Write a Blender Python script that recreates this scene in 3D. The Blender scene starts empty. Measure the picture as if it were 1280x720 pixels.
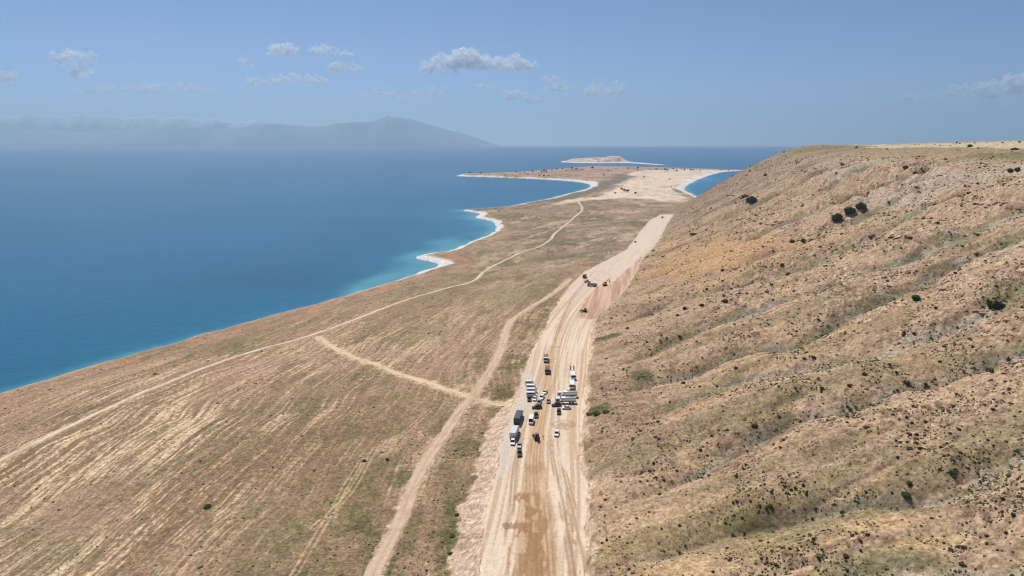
import bpy, bmesh, math, random
import numpy as np
from mathutils import Vector, Matrix

scene = bpy.context.scene
R_ = math.radians
rng = np.random.default_rng(7)
random.seed(7)

# ------------------------------------------------------------------ camera, sky, sun, exposure
CAM_Z = 155.0                       # above the lake; the road lies about 35 m above the lake
PITCH = 11.95                       # degrees below the horizon
F_PX = 853.0                        # focal length in pixels of a 1280 wide frame (24 mm on 36 mm)

cam_data = bpy.data.cameras.new("camera")
cam_data.sensor_width = 36.0
cam_data.lens = 36.0 * F_PX / 1280.0
cam_data.clip_start = 1.0
cam_data.clip_end = 200000.0
cam = bpy.data.objects.new("camera", cam_data)
scene.collection.objects.link(cam)
cam.location = (0, 0, CAM_Z)
cam.rotation_euler = (R_(90 - PITCH), 0, 0)
scene.camera = cam

SUN_EL, SUN_AZ = 57.0, -24.0        # azimuth from +Y, clockwise positive
world = bpy.data.worlds.new("World")
scene.world = world
world.use_nodes = True
wn = world.node_tree
bg = wn.nodes["Background"]
sky = wn.nodes.new("ShaderNodeTexSky")
sky.sky_type = 'NISHITA'
sky.sun_disc = False
sky.sun_elevation = R_(SUN_EL)
sky.sun_rotation = R_(SUN_AZ)
sky.altitude = 1700.0
sky.air_density = 0.6
sky.dust_density = 0.2
sky.ozone_density = 6.0
wn.links.new(sky.outputs[0], bg.inputs[0])
bg.inputs[1].default_value = 0.10

sun_data = bpy.data.lights.new("sun", 'SUN')
sun_data.energy = 5.0
sun_data.angle = R_(0.53)
sun_data.color = (1.0, 0.965, 0.925)
sun = bpy.data.objects.new("sun", sun_data)
scene.collection.objects.link(sun)
sdir = Vector((math.sin(R_(SUN_AZ)) * math.cos(R_(SUN_EL)), math.cos(R_(SUN_AZ)) * math.cos(R_(SUN_EL)), math.sin(R_(SUN_EL))))
sun.rotation_euler = sdir.to_track_quat('Z', 'Y').to_euler()
sun.location = (0, 0, 900)

vs = scene.view_settings
vs.view_transform = 'Standard'
vs.look = 'None'
vs.exposure = 0.0
vs.gamma = 1.0
vs.use_curve_mapping = False
scene.cycles.max_bounces = 24
scene.cycles.diffuse_bounces = 24
scene.cycles.glossy_bounces = 2
scene.cycles.transmission_bounces = 24
scene.cycles.volume_bounces = 0
scene.cycles.transparent_max_bounces = 40
scene.cycles.use_denoising = True
scene.cycles.filter_width = 1.2
scene.cycles.caustics_reflective = False
scene.cycles.caustics_refractive = False

# ------------------------------------------------------------------ helpers
def tag(o, label=None, cat=None, group=None, kind=None):
    if label: o["label"] = label
    if cat: o["category"] = cat
    if group: o["group"] = group
    if kind: o["kind"] = kind
    return o

def link(o):
    scene.collection.objects.link(o)
    return o

def empty(name, loc=(0, 0, 0), rz=0.0):
    o = link(bpy.data.objects.new(name, None))
    o.location = loc
    o.rotation_euler = (0, 0, rz)
    o.empty_display_size = 1.0
    return o

def sm(a, b, x):
    t = np.clip((x - a) / (b - a), 0, 1)
    return t * t * (3 - 2 * t)

def lerp(a, b, t):
    return a + (b - a) * t

from concurrent.futures import ThreadPoolExecutor
POOL = ThreadPoolExecutor(4)

def chunked(fn, x, y):
    """run fn(x, y) over flat pieces that fit the cache"""
    shp = x.shape
    x = np.ascontiguousarray(x, dtype=np.float64).ravel(); y = np.ascontiguousarray(y, dtype=np.float64).ravel()
    if x.size <= 20000:
        r = fn(x, y)
        return tuple(q.reshape(shp) for q in r) if isinstance(r, tuple) else r.reshape(shp)
    cuts = [slice(i, i + 20000) for i in range(0, x.size, 20000)]
    rs = list(POOL.map(lambda k: fn(x[k], y[k]), cuts))
    if isinstance(rs[0], tuple):
        return tuple(np.concatenate([r[j] for r in rs]).reshape(shp) for j in range(len(rs[0])))
    return np.concatenate(rs).reshape(shp)

def _hash(ix, iy, seed):
    h = ix * np.uint32(374761393) + iy * np.uint32(668265263) + np.uint32(seed * 982451653 & 0xFFFFFFFF)
    h = (h ^ (h >> np.uint32(13))) * np.uint32(1274126177)
    h = (h ^ (h >> np.uint32(15))) * np.uint32(2246822519)
    return ((h ^ (h >> np.uint32(16))) & np.uint32(0xFFFFFF)).astype(np.float32) / np.float32(8388607.5) - np.float32(1.0)

def vnoise(x, y, seed=0):
    ix = np.floor(x); iy = np.floor(y)
    fx = (x - ix).astype(np.float32); fy = (y - iy).astype(np.float32)
    ix = ix.astype(np.int64).astype(np.uint32); iy = iy.astype(np.int64).astype(np.uint32)
    ux = fx * fx * fx * (fx * (fx * 6 - 15) + 10)
    uy = fy * fy * fy * (fy * (fy * 6 - 15) + 10)
    one = np.uint32(1)
    a = _hash(ix, iy, seed); b = _hash(ix + one, iy, seed)
    c = _hash(ix, iy + one, seed); d = _hash(ix + one, iy + one, seed)
    return (a + (b - a) * ux) * (1 - uy) + (c + (d - c) * ux) * uy

def fbm(x, y, octv=4, seed=0, gain=0.5):
    def f(x, y):
        s = 0.0; a = 1.0; n = 0.0
        for o in range(octv):
            s = s + a * vnoise(x * 2 ** o + 17.3 * o, y * 2 ** o - 9.1 * o, seed + o * 31)
            n += a; a *= gain
        return (s / n * 1.45).astype(np.float64)
    x = np.asarray(x, float); y = np.asarray(y, float)
    x, y = np.broadcast_arrays(x, y)
    return chunked(f, x, y)

CP, SP = math.cos(R_(PITCH)), math.sin(R_(PITCH))

def ray(px, py):
    xc = (px - 640.0) / F_PX; yc = (360.0 - py) / F_PX
    return np.array([xc, CP + yc * SP, -SP + yc * CP])

def on_level(px, py, z):
    d = ray(px, py)
    t = (z - CAM_Z) / d[2]
    return d[0] * t, d[1] * t

def smooth_line(pts, n=6):
    """Catmull-Rom through the points"""
    p = np.array(pts, float)
    p = np.vstack([2 * p[0] - p[1], p, 2 * p[-1] - p[-2]])
    out = []
    for i in range(1, len(p) - 2):
        for k in range(n):
            t = k / n
            out.append(0.5 * ((2 * p[i]) + (-p[i - 1] + p[i + 1]) * t + (2 * p[i - 1] - 5 * p[i] + 4 * p[i + 1] - p[i + 2]) * t * t
                              + (-p[i - 1] + 3 * p[i] - 3 * p[i + 1] + p[i + 2]) * t ** 3))
    out.append(p[-2])
    return np.array(out)

def dist_line(x, y, line, reach=None):
    """distance to a polyline, and the arc length at the nearest point; beyond reach it is only called far"""
    line = np.asarray(line)
    def f(x, y):
        best = np.full(x.shape, 1e12); arc = np.zeros(x.shape); acc = 0.0
        if reach is not None:
            lo = line.min(0) - reach; hi = line.max(0) + reach
            m = (x > lo[0]) & (x < hi[0]) & (y > lo[1]) & (y < hi[1])
            if not m.any(): return np.sqrt(best), arc
            b_, a_ = g(x[m], y[m]); best[m] = b_ ** 2; arc[m] = a_
            return np.sqrt(best), arc
        return g(x, y)
    def g(x, y):
        best = np.full(x.shape, 1e12); arc = np.zeros(x.shape); acc = 0.0
        for (ax, ay), (bx, by) in zip(line[:-1], line[1:]):
            dx, dy = bx - ax, by - ay
            L2 = dx * dx + dy * dy + 1e-9
            rx, ry = x - ax, y - ay
            t = np.clip((rx * dx + ry * dy) / L2, 0, 1)
            d2 = (rx - t * dx) ** 2 + (ry - t * dy) ** 2
            m = d2 < best
            best[m] = d2[m]; arc[m] = acc + t[m] * math.sqrt(L2)
            acc += math.sqrt(L2)
        return np.sqrt(best), arc
    return chunked(f, x, y)

def inside_poly(x, y, poly):
    def f(x, y):
        c = np.zeros(x.shape, bool)
        n = len(poly)
        lo, hi = y.min(), y.max()
        for i in range(n):
            x1, y1 = poly[i]; x2, y2 = poly[(i + 1) % n]
            if y1 == y2 or max(y1, y2) < lo or min(y1, y2) > hi: continue
            c ^= ((y1 > y) != (y2 > y)) & (x < (x2 - x1) * (y - y1) / (y2 - y1) + x1)
        return c
    return chunked(f, x, y)

# ------------------------------------------------------------------ plan of the place (metres)
shore_seen = [(-330, 600), (-160, 541), (0, 493), (60, 477), (100, 463), (160, 446), (220, 428), (300, 405), (350, 391), (400, 379),
              (450, 363), (500, 349), (528, 339), (546, 332), (540, 327), (518, 322), (535, 317), (562, 313), (590, 302),
              (612, 293), (621, 285), (614, 277), (592, 272), (598, 267), (578, 263), (600, 261), (640, 257), (680, 249.5),
              (715, 241), (736, 234.5), (733, 229.5), (700, 225.5), (640, 222.5), (600, 221.2), (572, 220), (586, 217.2),
              (630, 216), (690, 212.6), (740, 210.4), (800, 209.6), (845, 210.2), (885, 211.6), (928, 213), (904, 215),
              (886, 219.5), (868, 227), (856, 235), (862, 241), (880, 249)]
shore_w = smooth_line([on_level(px, py, 0.0) for px, py in shore_seen], 4)
lastp = shore_w[-1]
hidden = np.array([(lastp[0] + 160, lastp[1] - 40), (1250, 2250), (2400, 2700), (5200, 3300), (9000, 3500), (9000, -900), (-1200, -900), (-900, -500)])
land_poly = np.vstack([shore_w, hidden])

def shore_dist(x, y):
    d, _ = dist_line(x, y, np.vstack([land_poly, land_poly[:1]]))
    ins = inside_poly(x, y, land_poly)
    d = np.where(ins, d, -d)
    return d + (2.6 * fbm(x / 26, y / 26, 3, 901) + 3.0 * fbm(x / 90, y / 90, 2, 905)) * sm(4500, 1500, y)

def road_z(y):
    return 35.0 - 8.0 * sm(600.0, 1300.0, y)

def solve_road(px, py):
    z = 35.0
    for _ in range(12):
        x, y = on_level(px, py, z); z = float(road_z(np.array(y)))
    return x, y

L_seen = [(586, 900), (594, 780), (600, 720), (601, 687), (609, 631), (621, 589), (630, 545), (642, 509), (652, 490), (654, 473), (664, 442), (677, 420),
          (690, 393), (701, 373), (717, 353), (733, 338), (765, 322), (785, 311), (801, 289), (813, 275), (826, 268)]
Rr_seen = [(737, 900), (733, 780), (731, 720), (734, 631), (737, 611), (725, 581), (726, 553), (729, 523), (731, 487), (735, 442), (738, 420),
           (745, 398), (776, 369), (793, 342), (801, 324), (822, 302), (833, 280), (843, 266.5)]
Lw = np.array([solve_road(*p) for p in L_seen]); Rw = np.array([solve_road(*p) for p in Rr_seen])
ROAD_Y0, ROAD_Y1 = 90.0, min(Lw[-1, 1], Rw[-1, 1])
def road_L(y): return np.interp(y, Lw[:, 1], Lw[:, 0])
# beyond the end of the road the same line runs on as the foot of the hill
foot_x = np.concatenate([Rw[:, 0], [Rw[-1, 0] + 50, Rw[-1, 0] + 115, Rw[-1, 0] + 215, 660, 900, 1500, 3000]])
foot_y = np.concatenate([Rw[:, 1], [Rw[-1, 1] + 160, Rw[-1, 1] + 340, Rw[-1, 1] + 560, 2080, 2260, 2600, 3100]])
def road_R(y): return np.interp(y, foot_y, foot_x)

# gullies running down the hillside: foot position along the road, drift, depth
GULLY = [(128, .10, 2.6), (168, .16, 4.2), (212, .22, 4.5), (258, .2, 3.0), (300, .26, 5.2), (352, .2, 3.4), (425, .22, 4.6), (505, .16, 3.6), (585, .2, 4.6),
         (700, .15, 5.0), (810, .12, 5.4), (930, .08, 6.0), (1070, .05, 6.0), (1230, .02, 6.0), (1400, 0, 6.5), (1600, 0, 6.5)]

def gully_field(x, y, e):
    on = e > -12
    g, dep = np.zeros(x.shape), np.zeros(x.shape)
    if on.any(): g[on], dep[on] = gully_lines(x[on], y[on], e[on])
    return g, dep

def gully_lines(x, y, e):
    g = np.zeros(x.shape); dep = np.zeros(x.shape)
    wob = 9.0 * fbm(e / 55.0, y * 0 + 3.0, 2, 77)
    for k, (y0, dr, dp) in enumerate(GULLY):
        c = y0 + dr * e + wob + 7.0 * np.sin(e / 34.0 + k * 2.1)
        w = 5.5 + y0 * 0.006 + e * 0.02
        m = np.exp(-((y - c) / w) ** 2)
        m2 = np.exp(-((y - c) / (w * 3.2)) ** 2)
        fade = sm(-5, 50, e) * (1 - 0.8 * sm(190 + 70 * math.sin(k * 1.7), 360, e))
        g = np.maximum(g, m * fade)
        dep = dep + (1.0 * np.exp(-np.abs(y - c) / (w * 0.75)) + 0.7 * np.exp(-np.abs(y - c) / (w * 2.0))) * dp * fade
    return g, dep

def terrain(x, y, full=False, detail=True):
    """ground height and the fields that go with it"""
    inland = (x - road_R(y) > 60) & (y < 1500)          # up on the hill the shore is far off
    d = np.full(x.shape, 420.0)
    if not inland.all(): d[~inland] = shore_dist(x[~inland], y[~inland])
    dj = d + np.clip(d * 0.08, -2.5, 2.5) * fbm(x / 60, y / 60, 3, 5) if detail else d
    A = 45.0 - 31.0 * sm(700.0, 1900.0, y) - 9.0 * sm(2300, 3600, y)
    dp = np.maximum(dj, 0)
    z = A * np.tanh(dp * 0.095 / A) + 1.0 * sm(0, 9, dp)
    # low bluff behind the beach on the near shore
    bl = (1 - sm(900, 1500, y)) * sm(0.0, 0.35, 0.35 + 0.5 * fbm(x / 120, y / 120, 2, 9))
    z = z + 2.6 * bl * sm(9, 20, dp)
    # rolling ground
    und = 2.2 * fbm(x / 170, y / 170, 3, 11) * sm(30, 150, dp)
    z = z + und
    # the knolls at the end of the peninsula
    for bx, by, bz, bw in ((-250, 3950, 8, 200), (-60, 4150, 11, 260), (150, 4350, 15, 320), (420, 4500, 12, 380), (-140, 4050, 6, 200)):
        z = z + bz * np.exp(-(((x - bx) / (bw * 1.0)) ** 2 + ((y - by) / (bw * 0.7)) ** 2)) * sm(0, 90, dp)
    z = np.where(d < 0, np.maximum(d * 0.12, -5.0), z)
    rz = road_z(y); L = road_L(y); Rr = road_R(y)
    drop = 1.0 + 3.5 * sm(345, 285, y) * sm(120, 190, y)
    cr = L - x
    z = np.where(y < ROAD_Y1 + 8, lerp(z, rz - drop - 0.05 * np.maximum(cr, 0) + 0.3 * und, sm(75, 14, cr)), z)
    fillm = rz - 0.45 * np.maximum(cr, 0) - z
    # hill
    e = x - Rr
    s = 0.325 + 0.26 * sm(350, 1300, y)
    e1 = np.maximum(e + 6 * fbm(x / 80, y / 80, 3, 21) * sm(10, 80, e), 0)
    P = 143.0 + 9.0 * sm(500, 1500, y) + 5.0 * fbm(x / 420, y / 420, 3, 23) + 6.0 * sm(260, 800, e)
    base = np.where(y < 1300, rz, np.maximum(rz - 10 * sm(1300, 2000, y), 1))
    lin = base + s * e1 + 3.5 * fbm(x / 60, y / 60, 3, 25) * sm(20, 120, e1)
    k = 20.0 + 30.0 * sm(600, 1300, y)
    hh = np.clip(0.5 + 0.5 * (P - lin) / k, 0, 1)
    hill = P * (1 - hh) + lin * hh - k * hh * (1 - hh)
    g, gd = gully_field(x, y, e)
    hill = hill - gd * (1 - sm(0, 14, lin - P + 8))
    rill = 1 - np.abs(fbm(e / 130.0 + 3, (y - 0.2 * e) / 15.0, 3, 79)) * 1.5
    hill = hill - (1.0 + 1.2 * sm(500, 1000, y)) * np.clip(rill, 0, 1) ** 2 * sm(8, 50, e) * (1 - sm(-10, 10, lin - P))
    # ledges in the upper slope
    led = sm(70, 110, lin) * (1 - sm(135, 150, lin))
    ph = hill / 9.0 + 1.1 * fbm(x / 90, y / 90, 3, 27)
    hill = hill + (1.7 + 1.8 * sm(700, 1300, y)) * led * np.sin(ph * 2 * np.pi) * sm(-0.2, 0.5, fbm(x / 110, y / 110, 2, 29))
    blend = sm(0, 10, e)
    on_road_y = (y < ROAD_Y1 + 60)
    edge = sm(-10, 40, e) if False else None
    zr = np.where(e > 0, np.maximum(hill, z), z)
    wfar = sm(1250, 1500, y)
    zl = np.maximum(z, rz - 0.45 * np.maximum(L - x, 0) + 0.3 * fbm(x / 5, y / 3, 2, 33))      # fill slope on the lake side
    zroad = rz - 0.55
    cutb = (0.5 + 1.5 * sm(-0.3, 0.4, fbm(y / 22, y * 0 + 1, 3, 37))) * sm(700, 450, y) * sm(0.6, 2.0, e + 0.8 * fbm(x / 3, y / 3, 2, 39)) * sm(40, 8, e)
    zcut = np.where(e > 0, np.maximum(hill, rz - 0.3) + cutb, 0)
    near = np.where(x < L, zl, np.where(e > 0, zcut, zroad))
    zz = np.where(y < ROAD_Y1 + 8, near, zr)
    if detail:
        hm = sm(4, 40, e)
        up = 0.5 + 0.9 * sm(60, 140, e)
        rough = 0.6 * fbm(x / 7, y / 7, 3, 41) * (0.25 + 0.75 * hm * up) + 0.25 * fbm(x / 2.3, y / 2.3, 2, 43) * (0.2 + 0.8 * hm * up)
        far_r = 1.5 * fbm(x / 22, y / 22, 3, 45) * hm
        keep = np.where((x > L - 3) & (e < 1.5) & (y < ROAD_Y1 + 8), 0.0, 1.0) * sm(2, 25, d)
        zz = zz + (rough + far_r) * keep
    if full:
        return zz, dict(d=d, e=e, g=g, hill=np.where(e > 0, hill - base, 0), L=L, R=Rr, lin=lin, P=P, und=und, fillm=fillm)
    return zz

def height_at(x, y, detail=True):
    return float(terrain(np.array([x], float), np.array([y], float), detail=detail)[0])

def hit(px, py, tmax=9000.0):
    """where the sight line through a pixel meets the ground"""
    d = ray(px, py)
    t = np.concatenate([np.arange(70, 700, 5.0), np.geomspace(700, tmax, 320)])
    X, Y, Z = d[0] * t, d[1] * t, CAM_Z + d[2] * t
    h = terrain(X, Y, detail=False)
    below = np.where(Z < np.maximum(h, 0))[0]
    i = below[0] if len(below) else len(t) - 1
    i = max(i, 1)
    a, b = t[i - 1], t[i]
    for _ in range(3):
        tt = np.linspace(a, b, 12)
        hh = terrain(d[0] * tt, d[1] * tt, detail=False)
        j = int(np.argmax(CAM_Z + d[2] * tt < np.maximum(hh, 0)))
        j = max(j, 1); a, b = tt[j - 1], tt[j]
    return np.array([d[0] * b, d[1] * b, CAM_Z + d[2] * b])

def track(pts, n=6):
    return smooth_line([hit(*p)[:2] for p in pts], n)

# unpaved tracks on the plain
T_COAST = track([(-120, 640), (0, 576), (100, 527), (200, 482), (300, 444), (380, 422), (440, 401), (500, 378), (560, 360), (594, 350),
                 (612, 335), (649, 317), (679, 306), (697, 289), (720, 270), (728, 261), (724, 253), (736, 246), (772, 234), (785, 226)])
T_CROSS = track([(398, 421), (412, 432), (440, 446), (480, 460), (520, 474), (560, 488), (600, 500), (634, 506)])
T_STRIP = track([(452, 760), (468, 716), (492, 668), (520, 600), (545, 558), (575, 515), (602, 480), (625, 440), (637, 404), (662, 385), (690, 368), (712, 349)])
T_RUTS = [track(p) for p in ([(366, 722), (400, 664), (428, 615), (452, 575)], [(392, 660), (440, 612), (470, 560), (500, 545), (540, 510)],
                             [(500, 640), (530, 600), (520, 570), (555, 540)], [(470, 690), (500, 650), (512, 610)], [(520, 466), (560, 440), (610, 398)], [(545, 450), (590, 425), (640, 398)],
                             [(240, 700), (330, 600), (420, 500)], [(60, 700), (190, 610), (330, 520)])]

# ------------------------------------------------------------------ materials
def srgb(r, g, b):
    c = np.array([r, g, b], float) / 255.0
    return np.where(c <= 0.04045, c / 12.92, ((c + 0.055) / 1.055) ** 2.4)

LIT = 1.05                                   # sunlit white reads about this bright, so albedo = seen / LIT
def alb(r, g, b):
    return srgb(r, g, b) / LIT

def nodes_of(name):
    m = bpy.data.materials.new(name)
    m.use_nodes = True
    return m, m.node_tree, m.node_tree.nodes["Principled BSDF"]

def ground_material(name, fine=1.0, bump=0.6, amp=1.0):
    m, nt, p = nodes_of(name)
    at = nt.nodes.new("ShaderNodeAttribute"); at.attribute_name = "Col"
    tc = nt.nodes.new("ShaderNodeTexCoord")
    n1 = nt.nodes.new("ShaderNodeTexNoise"); n1.inputs["Scale"].default_value = 0.9 * fine; n1.inputs["Detail"].default_value = 5.0; n1.inputs["Roughness"].default_value = 0.7
    n2 = nt.nodes.new("ShaderNodeTexNoise"); n2.inputs["Scale"].default_value = 0.36 * fine; n2.inputs["Detail"].default_value = 4.0; n2.inputs["Roughness"].default_value = 0.65
    for n in (n1, n2): nt.links.new(tc.outputs["Object"], n.inputs["Vector"])
    r1 = nt.nodes.new("ShaderNodeMapRange"); r1.inputs[1].default_value = 0.36; r1.inputs[2].default_value = 0.64; r1.inputs[3].default_value = 1 - 0.38 * amp; r1.inputs[4].default_value = 1 + 0.38 * amp
    r2 = nt.nodes.new("ShaderNodeMapRange"); r2.inputs[1].default_value = 0.36; r2.inputs[2].default_value = 0.64; r2.inputs[3].default_value = 1 - 0.2 * amp; r2.inputs[4].default_value = 1 + 0.2 * amp
    nt.links.new(n1.outputs["Fac"], r1.inputs[0]); nt.links.new(n2.outputs["Fac"], r2.inputs[0])
    mul = nt.nodes.new("ShaderNodeMath"); mul.operation = 'MULTIPLY'
    nt.links.new(r1.outputs[0], mul.inputs[0]); nt.links.new(r2.outputs[0], mul.inputs[1])
    vm = nt.nodes.new("ShaderNodeVectorMath"); vm.operation = 'SCALE'
    nt.links.new(at.outputs["Color"], vm.inputs[0]); nt.links.new(mul.outputs[0], vm.inputs["Scale"])
    nt.links.new(vm.outputs[0], p.inputs["Base Color"])
    p.inputs["Roughness"].default_value = 1.0
    p.inputs["Specular IOR Level"].default_value = 0.12
    bp = nt.nodes.new("ShaderNodeBump"); bp.inputs["Strength"].default_value = bump; bp.inputs["Distance"].default_value = 0.35
    nt.links.new(n1.outputs["Fac"], bp.inputs["Height"]); nt.links.new(bp.outputs[0], p.inputs["Normal"])
    return m

def plain_material(name, col, rough=0.8, metal=0.0, var=0.12, scale=6.0, spec=0.3, coat=0.0):
    m, nt, p = nodes_of(name)
    tc = nt.nodes.new("ShaderNodeTexCoord")
    n = nt.nodes.new("ShaderNodeTexNoise"); n.inputs["Scale"].default_value = scale; n.inputs["Detail"].default_value = 4
    nt.links.new(tc.outputs["Object"], n.inputs["Vector"])
    mr = nt.nodes.new("ShaderNodeMapRange"); mr.inputs[1].default_value = .3; mr.inputs[2].default_value = .7
    mr.inputs[3].default_value = 1 - var; mr.inputs[4].default_value = 1 + var
    nt.links.new(n.outputs["Fac"], mr.inputs[0])
    vm = nt.nodes.new("ShaderNodeVectorMath"); vm.operation = 'SCALE'
    vm.inputs[0].default_value = tuple(col)
    nt.links.new(mr.outputs[0], vm.inputs["Scale"]); nt.links.new(vm.outputs[0], p.inputs["Base Color"])
    p.inputs["Roughness"].default_value = rough
    p.inputs["Metallic"].default_value = metal
    p.inputs["Specular IOR Level"].default_value = spec
    p.inputs["Coat Weight"].default_value = coat
    return m

M_GROUND = ground_material("dry_ground", 1.0, 0.9)
M_ROADEARTH = ground_material("graded_earth", 2.0, 0.2, 0.4)

def mesh_from_arrays(name, verts, quads, col=None, mat=None, smooth=True):
    used = np.unique(quads)
    remap = np.full(len(verts), -1, np.int64); remap[used] = np.arange(len(used))
    v = verts[used]; q = remap[quads]
    me = bpy.data.meshes.new(name)
    k = q.shape[1]
    me.vertices.add(len(v)); me.vertices.foreach_set("co", v.astype(np.float32).ravel())
    me.loops.add(q.size); me.loops.foreach_set("vertex_index", q.astype(np.int32).ravel())
    me.polygons.add(len(q))
    me.polygons.foreach_set("loop_start", (np.arange(len(q)) * k).astype(np.int32))
    me.polygons.foreach_set("loop_total", np.full(len(q), k, np.int32))
    if smooth: me.polygons.foreach_set("use_smooth", np.ones(len(q), bool))
    me.update(calc_edges=True)
    if col is not None:
        a = me.color_attributes.new("Col", 'FLOAT_COLOR', 'POINT')
        c = np.ones((len(v), 4), np.float32); c[:, :3] = col[used]
        a.data.foreach_set("color", c.ravel())
    if mat: me.materials.append(mat)
    return me

def grid_quads(nr, nc):
    i = np.arange(nr - 1)[:, None] * nc + np.arange(nc - 1)[None, :]
    return np.stack([i, i + 1, i + nc + 1, i + nc], -1).reshape(-1, 4)

# ------------------------------------------------------------------ ground, hillside, beach: one heightfield, cut where the kinds meet
ys = [60.0]
while ys[-1] < 6200:
    y = ys[-1]
    ys.append(y + y * (0.0042 if y < 700 else 0.0042 + 0.006 * min(1, (y - 700) / 1500)))
ys = np.array(ys)
ss = np.concatenate([np.linspace(-1.35, -0.86, 40)[:-1], np.linspace(-0.86, 0.0, 390)[:-1], np.linspace(0.0, 0.86, 470)[:-1], np.linspace(0.86, 1.75, 90)])
NR, NC = len(ys), len(ss)
Y = np.repeat(ys[:, None], NC, 1); X = (Y + 30.0) * ss[None, :]
X = X + 0.0
x, y = X.ravel(), Y.ravel()
Z, fl = terrain(x, y, full=True)
d, e, g, hr, Lx, Rx = fl["d"], fl["e"], fl["g"], fl["hill"], fl["L"], fl["R"]

def mixc(c, target, w):
    return c + (np.asarray(target)[None, :] - c) * np.clip(w, 0, 1)[:, None]

STRAW, STRAW2, BROWN, OLIVE, GREEN = alb(203, 172, 128), alb(186, 152, 112), alb(150, 121, 90), alb(128, 114, 76), alb(98, 98, 56)
TAN, PINK, YEL, GREY, DARK = alb(186, 152, 122), alb(164, 129, 106), alb(197, 165, 108), alb(172, 156, 138), alb(122, 96, 76)
EARTH, SAND, WHITE = alb(212, 182, 148), alb(212, 190, 162), alb(232, 226, 216)

roady_all = y < ROAD_Y1 + 6
flat_poly = [hit(*p)[:2] for p in [(668, 262), (706, 250), (742, 246.5), (770, 236), (782, 226), (778, 219), (800, 213), (850, 211.3), (905, 213), (880, 219), (858, 228), (846, 236), (852, 244), (866, 251), (820, 249.5), (780, 247), (735, 250)]]
mead = track([(690, 252), (722, 243), (745, 236), (765, 228), (780, 222), (776, 218)])
bare_spots = [hit(*p) for p in [(505, 415), (620, 395), (545, 330), (660, 290)]]

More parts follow.
